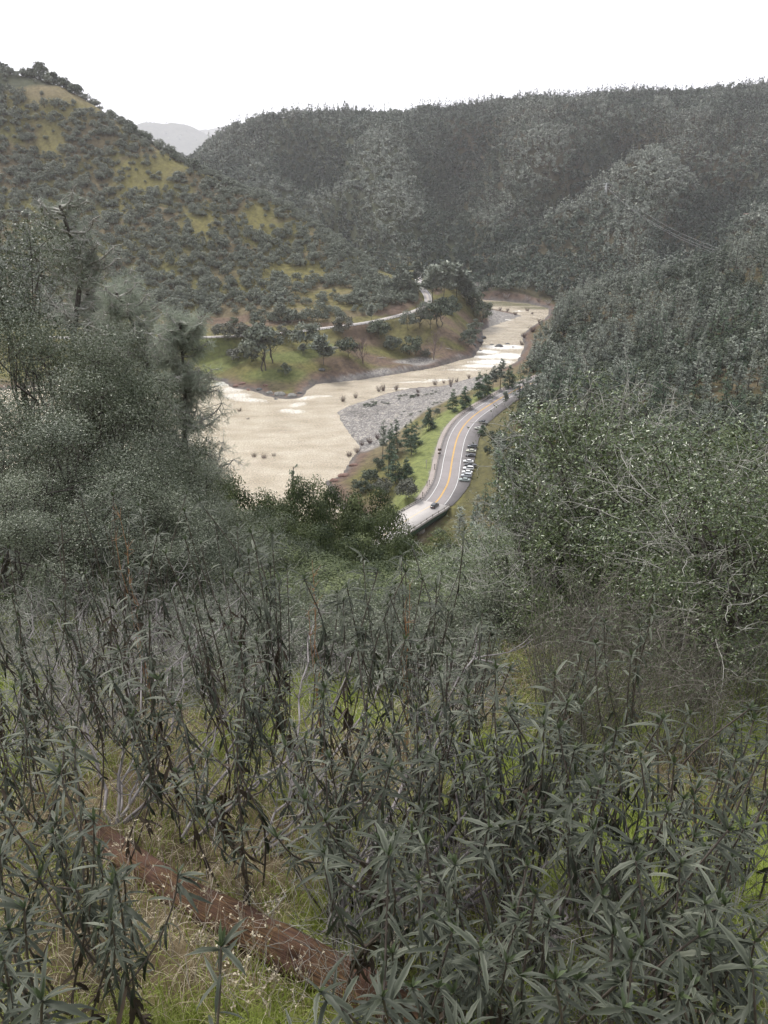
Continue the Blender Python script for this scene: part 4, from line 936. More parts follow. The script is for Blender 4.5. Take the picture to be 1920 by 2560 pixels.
# the young pine poking above the canopy in front of the river
p = on_y(730, 1165, 62); zg = h1(p[0], p[1]); Hp = p[2]-zg
wc = make_conifer(Hp, 1.25, Hp*.45, 26, 1500, .28, .09, 77, droop=-.5, ragged=.3, pw=.6, top=.15); parts_tree('pine_tree', wc, m_bark, m_greenpine, (p[0], p[1], zg), 'young pine tip standing clear of the canopy before the brown river')
# ---- big scrub oaks at the left
lo = [make_crown(7.6, 2.9, .6, 34, 34000, .05, .026, 400+s, rc=(.2,.34), tr=.014, flat=.85, upn=.3, twigs=10, gap=.15) for s in range(3)]
lo_m = [(w.mesh('trunk', m_bark), c.mesh('crown', m_oakleft)) for w, c in lo]
def at_top(name, protos, mats_, u, v, y, R_, lab, b, zrot=0., group=None, cls=''):
    p = on_y(u, v, y); zg = h1(p[0], p[1]); H_ = p[2]-zg
    return parts_tree(name, protos, None, None, (p[0], p[1], zg-.15), lab, group, rz=zrot, sc=(R_/b[1], R_/b[1], (H_+.15)/b[0])), H_, p, zg
for k, (u, v, y, R_, lab) in enumerate([
  (-70,575,17,3.4,'large scrub oak cut by the left edge of picture, highest of the left mass'),(55,615,15,2.6,'tall scrub oak at upper left with fine pale leaves'),(165,745,14,2.1,'scrub oak stepping down right of the tallest at left'),
  (262,840,15,2.0,'scrub oak in front of the left drooping pine'),(335,925,16,1.8,'scrub oak below the drooping pine at left'),(120,900,11.5,2.0,'broad scrub oak in the middle of the left mass'),
  (15,1010,9.5,1.7,'scrub oak low on the left edge above the thicket'),(235,1030,11.5,1.8,'scrub oak below centre of the left mass'),(365,1080,13,1.7,'scrub oak near the river edge at left'),(440,1165,15,1.7,'small scrub oak where left mass meets the canopy'),
  (330,1200,10,1.4,'low scrub oak at the foot of the left mass'),(130,1160,8.6,1.4,'low scrub oak behind tall leafy stems at left'),(540,1205,17,1.9,'scrub oak at left end of green canopy'),(620,1235,21,2.2,'scrub oak crown below the flooded bushes'),
  (460,1260,11.5,1.4,'scrub oak directly above the left thicket'),(-30,1240,7.4,1.2,'scrub oak at left edge just above the thicket')]):
    at_top('scrub_oak', lo_m[k % 3], None, u, v, y, R_, lab, (7.6, 2.9), k*1.3)
m_needle = foliage_mat('soft grey green needles', (.16,.19,.15), (.25,.285,.225), (.36,.39,.31), trans=.35, island=.4)
# ---- drooping foothill pines at the left
def foothill_pine(H, R, seed, base=.25, nl=95):
    g = np.random.default_rng(seed); wood = Geo(); ne = Geo()
    P = jitter_path(np.array([0,0,-.3]), np.array([g.normal()*.5, g.normal()*.5, H]), 8, .018*H, g); chain(wood, P, .013*H, .003*H, 0, 6); tufts = []
    for i in range(nl):
        s = base+(1-base)*g.random()**.85; a = P[0]*0+np.array([np.interp(s*H, P[:,2], P[:,0]), np.interp(s*H, P[:,2], P[:,1]), s*H]); an = g.uniform(0, 2*PI); L = R*(1.05-.62*(s-base)/(1-base))*g.uniform(.55, 1.15)
        d = np.array([math.cos(an), math.sin(an), g.uniform(-.1, .5)]); Q = [a]; dd = unit(d)
        for k in range(6):
            dd = unit(dd+g.normal(size=3)*.16+np.array([0, 0, .0 if k < 3 else .30])); Q.append(Q[-1]+dd*L/6)
        Q = np.array(Q); chain(wood, Q, .0035*H, .0012*H, 1, 4)
        for k in range(2, 7):
            for _ in range(5):
                e = Q[k]+rand_dirs(1, g)[0]*L*.26*np.array([1, 1, .8])+np.array([0, 0, -.03*L]); V, Fc = tubes([Q[k]], [e], [.0011*H], [.0006*H], 3); wood.add(V, Fc, 1); tufts.append((e, unit(e-Q[k]+[0,0,-.02]))); tufts.append(((e+Q[k])/2, unit(e-Q[k])))
    tp = np.array([t[0] for t in tufts]); td = np.array([t[1] for t in tufts]); n = 7; Pn = np.repeat(tp, n, 0); D = unit(np.repeat(td, n, 0)*.8+rand_dirs(len(Pn), g)+np.array([0, 0, -.25])); N = unit(rand_dirs(len(Pn), g))
    tv = np.repeat(g.random(len(tp)), n*4); V, Fc = leaves_diamond(Pn, D, N, g.uniform(.18, .34, len(Pn)), .014); ne.add(V, Fc, 0, tv); return wood, ne
for k, (u, v, y, R_, lab) in enumerate([(110,515,44,3.9,'grey-green drooping pine rising behind the left oaks, highest one'),(205,585,47,2.9,'second drooping pine just right of the highest one at left'),(345,735,30,2.6,'drooping pine with curly bare twigs left of the old road'),
                                        (430,790,28,2.2,'drooping pine whose branches overhang the river at left'),(290,720,34,2.3,'thin drooping pine between two clumps at left')]):
    p = on_y(u, v, y); zg = h1(p[0], p[1]); H_ = p[2]-zg; w, c = foothill_pine(H_, R_, 830+k, base=.45)
    parts_tree('foothill_pine', (w.mesh('trunk', [m_bark, m_barkp]), c), None, m_needle, (p[0], p[1], zg), lab)
# ---- glossy oaks close at the right, with lichened twigs
def shoots(R, H, cz, seed, n=80, L=1.0, r=.0065, sub=6, up=.3):
    g = np.random.default_rng(seed); tw = Geo(); Lp = []; Ld = []
    for i in range(n):
        d = rand_dirs(1, g)[0]; d[2] = abs(d[2])*.9 if g.random() < .8 else d[2]; p = np.array([0, 0, cz])+d*np.array([R*.7, R*.7, (H-cz)*.7]); dd = unit(d+g.normal(size=3)*.4+np.array([0, 0, up])); Q = [p]; l = L*g.uniform(.4, 1.1)
        for k in range(6): dd = unit(dd+g.normal(size=3)*.26); Q.append(Q[-1]+dd*l/6)
        Q = np.array(Q); chain(tw, Q, r, r*.35, 0, 4)
        for _ in range(sub):
            k = g.integers(1, 6); e = unit(Q[k]-Q[k-1]+g.normal(size=3)*.7); S = [Q[k]]
            for _ in range(3): e = unit(e+g.normal(size=3)*.35); S.append(S[-1]+e*l*.1)
            S = np.array(S); chain(tw, S, r*.5, r*.25, 0, 3); Lp.append(S[-1]); Ld.append(e)
    return tw, np.array(Lp), np.array(Ld)
ro = []
for s in range(3):
    w, c = make_crown(4.0, 1.55, .9, 34, 8800, .044, .024, 900+s, rc=(.2,.34), tr=.014, flat=.85, upn=.5, twigs=9, gap=.25, hexa=True)
    tw, lp, ld = shoots(1.55, 4.0, 2.4, 910+s); g = np.random.default_rng(s); Pn = np.repeat(lp, 3, 0)+g.normal(size=(len(lp)*3, 3))*.02; D = unit(np.repeat(ld, 3, 0)+rand_dirs(len(Pn), g)*.8)
    V, Fc = leaves_hex(Pn, D, unit(rand_dirs(len(Pn), g)+[0,0,1]), g.uniform(.02, .04, len(Pn)), .016); c.add(V, Fc, 0, .8)
    ro.append((w.mesh('trunk', m_bark), c.mesh('crown', m_oaknear), tw.mesh('twigs', m_barkp)))
for k, (u, v, y, R_, lab) in enumerate([
  (1545,925,8.4,1.45,'oak with many pale bare twigs reaching above the highway curve at right'),(1870,1045,5.6,1.2,'glossy broad-leaved oak at the right edge, nearest of them'),(1390,1150,9.0,1.15,'sparse oak with arching lichened twigs beside the bridge'),
  (1710,1120,7.4,1.3,'dense glossy oak behind the dark forked trunk'),(1940,1190,4.6,.85,'low glossy oak branch cut by the right edge'),(1480,1270,8.0,1.1,'oak with slim dark stem left of the forked trunk'),(1660,1330,7.0,1.0,'shaded lower oak in front of the dark trunk'),
  (1290,1330,10.5,1.1,'pale twiggy oak right below the bridge'),(1830,1400,5.6,.95,'shaded oak under the glossy broad-leaved one at right'),(1180,1390,13,1.4,'green oak behind the tallest leafy stem'),(1580,1080,9.6,1.3,'small-leaved oak behind the pale twigs at right'),(1235,1470,9.5,1.1,'low shaded oak bush at left foot of the right-hand oaks'),(1350,1490,8.6,1.1,'low shaded oak bush under the slim dark stem'),(1500,1500,7.6,1.1,'low shaded oak bush between slim stem and forked trunk'),(1620,1540,7.0,.9,'low dark bush below the forked trunk'),(1780,1540,6.4,1.0,'low dark bush at right behind the twiggy shrubs')]):
    e, H_, p, zg = at_top('glossy_oak', ro[k % 3][:2], None, u, v, y, R_, lab, (4.0, 1.55), k*2.1); link('twigs', ro[k % 3][2], e)
# ------------------------------------------------------------------ leafy grey-green stems of the thicket
m_yl = foliage_mat('leathery grey green leaf', (.016,.020,.012), (.042,.049,.032), (.145,.155,.115), rough=.55, spec=.28, trans=.08, back=(.12,.13,.105), objvar=.15, island=.35)
m_yt = foliage_mat('young yellow green leaf', (.045,.062,.03), (.085,.11,.05), rough=.45, spec=.35, trans=.15, objvar=.2, island=.5)
m_ys = plain_mat('dark resinous stem', (.045,.036,.031), (.13,.105,.09), 14., .6, .3)
m_ydead = plain_mat('withered dark leaf', (.03,.024,.018), (.08,.06,.042), 8., .8, .2)
def blade_leaves(g, P, D, N, L, Wd, droop, m, ns=7, tv=.5, serr=.14):
    """long toothed leaves folded along the midrib and arching over"""
    n = len(P); S = unit(np.cross(D, N)); N = np.cross(S, D); s = np.linspace(0, 1, ns); st = []
    for k, q in enumerate(s):
        a = (droop*q)[:,None]; dr = np.where(np.abs(droop) < .05, .05, droop)[:,None]
        c = P+L[:,None]*(D*np.sin(dr*q)/dr+N*(np.cos(dr*q)-1)/dr); Nn = N*np.cos(a)+D*np.sin(a)
        w = (Wd*(math.sin(PI*min(1, .06+q**.85*.94))**.75 if k < ns-1 else 0.03)*(1+serr*(1 if k % 2 else -1)))[:,None]
        st += [c-S*w*.5+Nn*w*.16, c, c+S*w*.5+Nn*w*.16]
    V = np.stack(st, 1).reshape(-1, 3); f = []
    for k in range(ns-1): f += [(3*k, 3*k+1, 3*k+4, 3*k+3), (3*k+1, 3*k+2, 3*k+5, 3*k+4)]
    Fc = (np.array(f)[None]+(np.arange(n)*3*ns)[:,None,None]).reshape(-1, 4); g.add(V, Fc, m, (np.clip(np.repeat(np.broadcast_to(tv, (n,)), 3*ns)*.5+np.tile([.45, 0, .45], n*ns), 0, 1)))
def yerba(h, seed, ns=7, lf=1.):
    """stem standing at the origin, tip at about (lean, h)"""
    g = np.random.default_rng(seed); stem = Geo(); lv = Geo(); nb = int(g.integers(1, 4)) if h > .7 else int(g.integers(1, 3)); lean = g.normal(size=2)*.17*h
    base = np.array([0, 0, -.05]); tip0 = np.array([lean[0], lean[1], h]); Pm = catmull(jitter_path(base, tip0, 4, .05*h, g), 4)[:12]; Pm = np.vstack([Pm[:11], tip0]); chain(stem, Pm, .0045, .0028, 0, 6); axes = [(Pm, .18)]
    for b in range(nb):
        k = g.integers(2, 7); an = g.uniform(0, 2*PI); e = Pm[k]+np.array([math.cos(an)*g.uniform(.1, .28), math.sin(an)*g.uniform(.1, .28), (h-Pm[k][2])*g.uniform(.55, .95)]); mid = (Pm[k]+e)/2+np.array([math.cos(an)*.06, math.sin(an)*.06, -.04])
        t = np.linspace(0, 1, 7)[:,None]; Q = Pm[k]*(1-t)**2+2*mid*t*(1-t)+e*t*t; chain(stem, Q, .0035, .0024, 0, 5); axes.append((Q, .25))
    for Q, s0 in axes:
        seg = np.linalg.norm(np.diff(Q, axis=0), axis=1); ss = np.concatenate([[0], np.cumsum(seg)]); Lt = ss[-1]; top = min(.34+.14*h, Lt*.85)
        n1 = int(18*top/.42)+6; r = g.random(n1)**1.45; pos = Lt-r*top; phi = np.arange(n1)*2.4+g.uniform(0, 6); up_ = 1-(Lt-pos)/top          # 1 at the tip
        up_ = np.clip(up_, 0, 1); Pp = np.stack([np.interp(pos, ss, Q[:,i]) for i in range(3)], 1); el = .5*up_**2+g.normal(size=n1)*.28-.62*(1-up_)-.05
        D = np.stack([np.cos(phi)*np.cos(el), np.sin(phi)*np.cos(el), np.sin(el)], 1); N = unit(np.array([0, 0, 1.])+g.normal(size=(n1, 3))*.18)
        L = lf*g.uniform(.045, .092, n1)*np.where(up_ > .93, .6, 1); Wd = L*g.uniform(.08, .122, n1); dr = g.uniform(.3, 1.2, n1)+(1-up_)*.8
        blade_leaves(lv, Pp, D, N, L, Wd, dr, 0, ns, g.random(n1))
        n4 = int(g.integers(4, 7)); an = g.uniform(0, 6.28, n4); el = g.uniform(-.5, .95, n4); D = np.stack([np.cos(an)*np.cos(el), np.sin(an)*np.cos(el), np.sin(el)], 1); L4 = lf*g.uniform(.03, .082, n4); blade_leaves(lv, np.repeat(Q[-1:], n4, 0)-np.array([0, 0, .01])*g.random((n4, 1)), D, unit(np.array([0,0,1.])+g.normal(size=(n4,3))*.2), L4, L4*g.uniform(.10, .16, n4), g.uniform(.3, 1.1, n4), 0, ns, .35+.6*g.random(n4))
        n2 = 4; an = g.uniform(0, 6.28, n2); el = g.uniform(.8, 1.35, n2); D = np.stack([np.cos(an)*np.cos(el), np.sin(an)*np.cos(el), np.sin(el)], 1)
        blade_leaves(lv, np.repeat(Q[-1:], n2, 0), D, unit(np.array([0,0,1.])+D*0+g.normal(size=(n2,3))*.3), g.uniform(.02, .045, n2), g.uniform(.006, .01, n2), g.uniform(-.3, .5, n2), 1, ns, g.random(n2))
        n3 = int(g.integers(8, 16)*min(1.3, max(Lt-top, 0)/.5)); 
        if n3 > 0:
            pos = g.uniform(.25*Lt, max(Lt-top, .3*Lt), n3); Pp = np.stack([np.interp(pos, ss, Q[:,i]) for i in range(3)], 1); an = g.uniform(0, 6.28, n3); el = g.uniform(-1.2, -.4, n3)
            D = np.stack([np.cos(an)*np.cos(el), np.sin(an)*np.cos(el), np.sin(el)], 1); blade_leaves(lv, Pp, D, unit(np.array([0,0,1.])+g.normal(size=(n3, 3))*.3), lf*g.uniform(.06, .1, n3), lf*g.uniform(.008, .016, n3), g.uniform(.2, 1., n3), 0 if g.random() < .5 else 2, ns, 0.)
    return stem, lv, tip0
lv_mats = [m_yl, m_yt, m_ydead]
cv = [1190,1230,1330,1450,1620,1780,1950,2100,2250,2350,2500,2600]; cy_ = [4.7,4.3,3.4,3.0,2.4,2.0,1.65,1.4,1.2,1.1,.88,.8]
heroes = [(200,1235,'tall leafy stem at upper left with yellow-green tip'),(285,1223,'leafy stem right of the tall one at upper left'),(498,1254,'dark leafy stem standing against the left canopy'),(629,1335,'leafy stem in front of the canopy left of centre'),(393,1335,'leafy stem between the two left clusters'),
 (1161,1327,'tallest leafy stem, just under the bridge end'),(945,1428,'leafy stem with star-shaped top at centre'),(1014,1431,'leafy stem with yellow-green tip right of the centre star'),(868,1470,'short leafy stem left of the centre star'),(760,1447,'leafy stem with spiky yellow-green top beside dry orange stalk'),(1057,1451,'leaning leafy stem right of centre'),
 (602,1620,'leafy stem with pale drooping leaves in left middle'),(374,1570,'leafy stem with pale top at left above the grey branches'),(150,1935,'large leafy stem at left edge over dry grass'),(290,2185,'leafy stem with four pale upright leaves beside the log'),(60,2270,'dark leafy stem at left edge below the log end'),(105,2500,'leafy rosette at lower left corner'),(10,2400,'leafy stem cut by left edge near the bottom'),
 (956,2492,'big toothed leaf rosette at bottom centre over the log'),(800,2478,'pale leaf rosette at bottom just left of the big one'),(956,2107,'leafy stem with drooping leaves above the log end'),(1222,2068,'leafy stem with pale upright top right of centre'),(976,1918,'slender leafy stem above grass gap at centre'),(1099,1902,'leafy stem with wide spread top right of the grass gap'),
 (1138,2161,'leafy stem with few leaves above the lower grass gap'),(1418,1758,'pale bright-topped leafy stem in the right thicket'),(1532,2335,'dark stem with four spread leaves at lower right'),(1821,2075,'pale-topped leafy stem near right edge'),(1430,2006,'leafy stem with wide star top above right grass gap'),(1500,1961,'leafy stem behind the wide star top'),
 (1589,2152,'leafy stem with dark drooping leaves right of the grass gap'),(1813,2262,'leafy stem with pale cross-shaped top at right'),(1748,2339,'leafy stem with very large drooping leaves at right'),(1418,2441,'leafy rosette low at right centre'),(1540,1827,'leafy stem in front of the bare right brush'),(1658,1798,'narrow-leaved stem among right brush'),(640,1377,'spiky dark stem behind the left thicket'),(1270,1780,'leafy stem at right centre with upright leaves'),(1130,2330,'narrow leafy stem over the dry branches right of log'),(1700,2490,'leafy stem at bottom right'),(1880,2420,'leafy stem in the bottom right corner'),(1560,2520,'low leafy stem at bottom right of centre')]
def place_yerba(u, v, lab, group, k, protos=None, ys=1.):
    y = float(np.interp(v, cv, cy_))*ys; p = on_y(u, v, y); zg = h1(p[0], p[1]); h = p[2]-zg
    if h < .42:
        y *= .88; p = on_y(u, v, y); zg = h1(p[0], p[1]); h = p[2]-zg
    if h < .3 or h > 2.5: return
    if protos is None: st, lv, tip = yerba(h, 3000+k, 9, 1.35); me = (st.mesh('stem', m_ys), lv.mesh('leaves', lv_mats)); s = 1.; rz = 0.
    else:
        hs = np.array([q[3] for q in protos]); c = np.argsort(np.abs(hs-h))[:5]; pr = protos[int(random.choice(list(c)))]; me = pr[:2]; s = h/pr[3]; tip = pr[2]*s; rz = random.uniform(0, 6.28); c_, s_ = math.cos(rz), math.sin(rz); tip = np.array([tip[0]*c_-tip[1]*s_, tip[0]*s_+tip[1]*c_, tip[2]])
    e = empty('leafy_stem', (p[0]-tip[0], p[1]-tip[1], zg), rz); e.scale = (s**.5, s**.5, s); tag(e, lab, 'plant', group)
    link('stem', me[0], e); link('leaves', me[1], e)
for k, (u, v, lab) in enumerate(heroes): place_yerba(u, v, lab, 'leafy stems of the thicket', k)
protos = []
for k, h in enumerate([.5,.6,.7,.8,.9,1.0,1.1,1.2,1.35,1.5,1.65,1.8,1.95]*2):
    st, lv, tip = yerba(h, 4000+k, 6); protos.append((st.mesh('stem', m_ys), lv.mesh('leaves', lv_mats), tip, h))
logA, logB = np.array([240., 2080.]), np.array([1010., 2570.])
def dens(u, v):
    if v < 1330: return .28 if u < 540 else 0
    if v < 1480: return .35 if u < 560 else (.07 if u < 1130 else .0)
    if v < 1640: return .5 if u < 1250 else .1
    if v < 1820: return (.4 if u < 500 else .8) if u < 1300 else (.6 if v > 1700 else .1)
    if u < 290 and v > 1880: return .35
    for a, b_, p, q in [(1480,2230,120,140),(1390,1940,80,70),(1060,1760,120,70),(1180,2040,80,60),(1650,2300,60,50),(1120,2330,90,60)]:
        if ((u-a)/p)**2+((v-b_)/q)**2 < 1: return 0
    if u < 820:
        d = abs((u-logA[0])*(logB[1]-logA[1])-(v-logA[1])*(logB[0]-logA[0]))/np.hypot(*(logB-logA))
        below_log = (v-logA[1])-(u-logA[0])*.636 > 0
        if v < 1930: return .16
        return .0 if (d < 110 or (below_log and u > 330)) else .05
    if u < 1010 and v > 2120: return .0
    return .62
n = 0; tries = 0
kids = []
while n < 134 and tries < 9000:
    tries += 1; v = 1235+(2590-1235)*random.random()**1.25; u = random.uniform(-90, 2010)
    if random.random() > dens(u, v): continue
    y = float(np.interp(v, cv, cy_)); md = .055*F/ y*.9
    if any(abs(u-a)+abs(v-b)*1.3 < md for a, b in kids): continue
    kids.append((u, v)); n += 1
    if v < 1640: lab = 'grey-green leafy stem in the upper band of the thicket, left half' if u < 700 else 'grey-green leafy stem in the upper band of the thicket, middle' if u < 1250 else 'grey-green leafy stem before the bare brush at right'
    elif u > 1250: lab = 'grey-green leafy stem in the dense thicket at lower right'
    elif u > 780: lab = 'grey-green leafy stem of the thicket beside the grass gaps, lower middle'
    else: lab = 'grey-green leafy stem over the grass and grey branches at lower left'
    place_yerba(u, v, lab, lab.replace('stem', 'stems', 1), n, protos, random.uniform(.92, 1.35))
# ------------------------------------------------------------------ bare brush and grey branches
m_brush = plain_mat('grey brown brush stems', (.07,.062,.052), (.22,.20,.175), 10., .9, .15)
m_brleaf = foliage_mat('tiny olive leaves', (.045,.06,.03), (.10,.125,.06), objvar=.4, island=.5)
bp = [brush(1.7, .55, 44, 1200+k, leaf=2) for k in range(4)]; bp = [(a.mesh('stems', m_brush), b.mesh('leaves', m_brleaf)) for a, b in bp]
for k in range(48):
    u = random.uniform(1200, 1960); y = random.uniform(3.4, 7.5)*(1.2 if u < 1400 else 1); v = random.uniform(1440, 1600) if k % 3 else random.uniform(1560, 1800); p = on_y(u, v, y); zg = h1(p[0], p[1]); h = p[2]-zg
    if h < .7 or h > 3: continue
    e = empty('twiggy_shrub', (p[0], p[1], zg), random.uniform(0, 6.28)); s = h/1.7; e.scale = (s**.6, s**.6, s); lab = 'upright twiggy shrub of thin grey-brown stems filling the right middle'
    tag(e, lab, 'shrub', 'twiggy shrubs at right'); q = bp[k % 4]; link('stems', q[0], e); link('leaves', q[1], e)
sp = [brush(1.1, .6, 26, 1250+k, leaf=9) for k in range(3)]; sp = [(a.mesh('stems', m_brush), b.mesh('leaves', m_oakleft)) for a, b in sp]
for k in range(44):
    u = 420+860*((k*.618) % 1); v = random.uniform(1475, 1610); y = float(np.interp(v, [1475, 1610], [9., 5.6]))*random.uniform(.92, 1.1); p = on_y(u, v, y); zg = h1(p[0], p[1]); h = p[2]-zg
    if h < .3 or h > 2.6: continue
    e = empty('small_leaved_bush', (p[0], p[1], zg), k*1.9); s = h/1.1; e.scale = (max(s, .9), max(s, .9), s); tag(e, 'small-leaved green bush in the band between the leafy stems and the canopy', 'shrub', 'bushes between thicket and canopy'); q = sp[k % 3]; link('stems', q[0], e); link('leaves', q[1], e)
bd_ = [brush(1.3, .9, 30, 1300+k, r=.0045, twig=6)[0].mesh('leafless_shrub', m_barkp if k % 2 else plain_mat('grey violet dead wood', (.075,.065,.068), (.21,.19,.19), 9., .85, .2)) for k in range(4)]
for k in range(40):
    u = random.uniform(-60, 1150); v = random.uniform(1430, 1760) if u < 600 else random.uniform(1480, 1800); y = float(np.interp(v, [1430,1800], [6.5,3.0]))*random.uniform(.9, 1.25); p = on_y(u, v, y); zg = h1(p[0], p[1]); h = p[2]-zg
    if h < .35 or h > 2.6: continue
    o = link('leafless_shrub', bd_[k % 4], loc=(p[0], p[1], zg)); s = h/1.3; o.scale = (s**.4, s**.4, s); o.rotation_euler[2] = random.uniform(0, 6.28)
    tag(o, 'tangled leafless grey shrub behind the leafy stems at left and centre', 'shrub', 'leafless shrubs behind the thicket')
for k in range(16):
    u = random.uniform(850, 1950); v = random.uniform(1850, 2350); y = float(np.interp(v, cv, cy_))*1.25; p = on_y(u, v, y); zg = h1(p[0], p[1]); h = p[2]-zg
    if h < .25 or h > 1.6: continue
    o = link('leafless_shrub', bd_[k % 4], loc=(p[0], p[1], zg)); s = h/1.3; o.scale = (s, s, s); o.rotation_euler[2] = random.uniform(0, 6.28)
    tag(o, 'grey leafless twigs low among the leafy stems at lower right', 'shrub', 'leafless twigs in the lower right thicket')
m_dead = plain_mat('grey violet dead wood', (.13,.115,.115), (.32,.295,.29), 9., .85, .2)
def fan(root, targets, name, lab, r=.009, seed=0):
    """a spray of long leaning stems from one root; targets are ends of stems"""
    g = np.random.default_rng(seed); st = Geo(); root = np.array(root)
    for e in targets:
        e = np.array(e); L = np.linalg.norm(e-root); mid = (root+e)/2+np.array([0, 0, -.12*L])+g.normal(size=3)*.05*L; t = np.linspace(0, 1, 11)[:,None]; Q = root*(1-t)**2+2*mid*t*(1-t)+e*t*t; Q[1:] += g.normal(size=(10, 3))*.011*L; chain(st, Q, r*g.uniform(.7, 1.1), r*.3, 0, 6)
        for _ in range(int(6+L*4)):
            k = g.integers(3, 11); d = unit(Q[k]-Q[k-1]+g.normal(size=3)*.55+np.array([0,0,.15])); S = [Q[k]]; l = L*g.uniform(.08, .3)
            for _ in range(5): d = unit(d+g.normal(size=3)*.2+np.array([0,0,.06])); S.append(S[-1]+d*l/5)
            chain(st, np.array(S), r*.35, r*.15, 0, 4)
            d2 = unit(d+g.normal(size=3)*.5); chain(st, np.array([S[3], S[3]+d2*l*.25, S[3]+d2*l*.4+[0,0,.02]]), r*.2, r*.12, 0, 3)
    st.V = [v-root for v in st.V]; o = link(name, st.mesh(name, m_dead), loc=root); tag(o, lab, 'branch', 'dead grey branches in the thicket')
def gp(u, v, y0=.5, y1=12.):
    ys = np.linspace(y0, y1, 900); d = ray(u, v); t = ys/d[1]; hh = height(d[0]*t, ys); b = np.where(CAMZ+d[2]*t <= hh)[0]; i = b[0] if len(b) else -1; return np.array([d[0]*t[i], ys[i], hh[i]])
def lift(u, v, ref, dy): return on_y(u, v, ref[1]+dy)
for k, (u, v, ends, lab) in enumerate([
 (285, 2065, [(180,1600,.8),(330,1650,.6),(470,1560,1.2),(640,1700,.5),(560,1800,.3),(420,1720,.5),(390,1500,1.6)],'branching dead grey shrub rooted behind upper end of the log'),
 (450, 2110, [(560,1780,.4),(700,1640,1.),(880,1700,.6),(760,1850,.2),(640,1930,.1)],'dead stems rising behind the middle of the log'),
 (800, 2365, [(930,2080,.25),(1120,1800,.9),(1240,1960,.4),(1330,2110,.25),(1080,2170,.2),(1180,1640,1.4)],'thick dead grey branch leaning right from behind the log knot'),
 (620, 2150, [(900,1900,.4),(1050,1760,.8),(1180,1840,.5),(820,1760,.7)],'long grey dead stems crossing the centre grass gap'),
 (20, 1900, [(180,1560,.9),(330,1430,1.6),(250,1700,.4),(90,1480,1.2)],'leaning dead grey stems at left middle'),
 (150, 1830, [(330,1560,.8),(460,1430,1.5),(530,1560,.8),(620,1480,1.4)],'dark curved dead branches over dry straw at left'),
 (1000, 2330, [(1300,2160,.2),(1480,2080,.4),(1560,2230,.1),(1250,2010,.4)],'dead branches lying low towards the right thicket'),
 (700, 2050, [(880,1640,1.2),(1010,1600,1.4),(780,1560,1.4)],'upright dead stems in the middle of the thicket'),
 (1250, 2450, [(1420,2290,.1),(1520,2180,.3),(1350,2080,.4)],'dead stems at the foot of the right thicket')]):
    r0 = gp(u, v); fan(r0-np.array([0,0,.03]), [lift(a, b, r0, dy) for a, b, dy in ends], 'dead_branch', lab, .0105 if k != 2 else .015, 60+k)
# ------------------------------------------------------------------ the fallen log
m_log, nt, b = mat('rusty weathered log', .85, .2)
at = nn(nt, 'ShaderNodeAttribute', attribute_name='grain'); mp = nn(nt, 'ShaderNodeMapping'); mp.inputs['Scale'].default_value = (3, 40, 1); nt.links.new(at.outputs['Vector'], mp.inputs[0])
g1 = noise(nt, 1.6, 8, .75, vec=mp.outputs[0]); g2_ = noise(nt, 7., 4, .6)
c = ramp(nt, g1, [(.38, (.02,.013,.009)), (.47, (.08,.046,.026)), (.57, (.15,.088,.045)), (.73, (.28,.175,.095))]); c = mixc(nt, ramp(nt, g2_, [(.42, (0,0,0)), (.7, (1,1,1))]), c, (.10,.055,.045))
nt.links.new(c, b.inputs['Base Color']); bump(nt, b, g1, .9, .012)
pa, pb = gp(225, 2085), gp(1060, 2610); dlog = pb-pa; N_ = 120; M_ = 40; V = []; G_ = []
nl = unit(np.cross(dlog, [0,0,1.])); ul = unit(np.cross(nl, dlog)); kn = gp(817, 2404); skn = float(np.dot(kn-pa, dlog)/np.dot(dlog, dlog)); camdir = unit(np.array([0,0,CAMZ])-(pa+dlog*skn)); kth = math.atan2(np.dot(camdir, ul), np.dot(camdir, nl))-.15
for i in range(N_+1):
    s = i/N_; c0 = pa+dlog*s; c0[2] = float(pa[2]+dlog[2]*s)+.03+.02*math.sin(3*s); c0 = c0+nl*.035*math.sin(4.2*s); rr = .058+.018*s
    for j in range(M_):
        th = 2*PI*j/M_; r_ = rr*(1+.05*math.sin(3*th+2*s)+.17*(float(vnoise(np.array(s*20), np.array(th*1.6+0.0), 3))-.5)+.035*(float(vnoise(np.array(s*20), np.array(th*9.), 4))-.5))
        dth = (th-kth+PI) % (2*PI)-PI; ds = (s-skn)*np.linalg.norm(dlog); q = math.hypot(ds, dth*rr)
        if q < .024: r_ -= .03*(1-q/.024)**.5
        elif q < .05: r_ += .010*(1-(q-.024)/.026)
        if s < .02: r_ *= .8+s*10
        V.append(c0+(nl*math.cos(th)+ul*math.sin(th))*r_); G_.append((s*2.2, j/M_, 0))
f = [(i*M_+j, i*M_+(j+1) % M_, (i+1)*M_+(j+1) % M_, (i+1)*M_+j) for i in range(N_) for j in range(M_)]
V += [pa+[0,0,.045], pb+[0,0,.045]]; G_ += [(0,0,0), (2,0,0)]; base_i = (N_+1)*M_
tri = [(base_i, (j+1) % M_, j) for j in range(M_)]+[(base_i+1, N_*M_+j, N_*M_+(j+1) % M_) for j in range(M_)]
V = np.array(V); me = npmesh('fallen_log', V-pa, [np.array(f), np.array(tri)], m_log, smooth=True, attrs={'grain': np.array(G_)})
tag(link('fallen_log', me, loc=pa), 'rusty brown fallen log with a round knot hole lying in the grass', 'log')
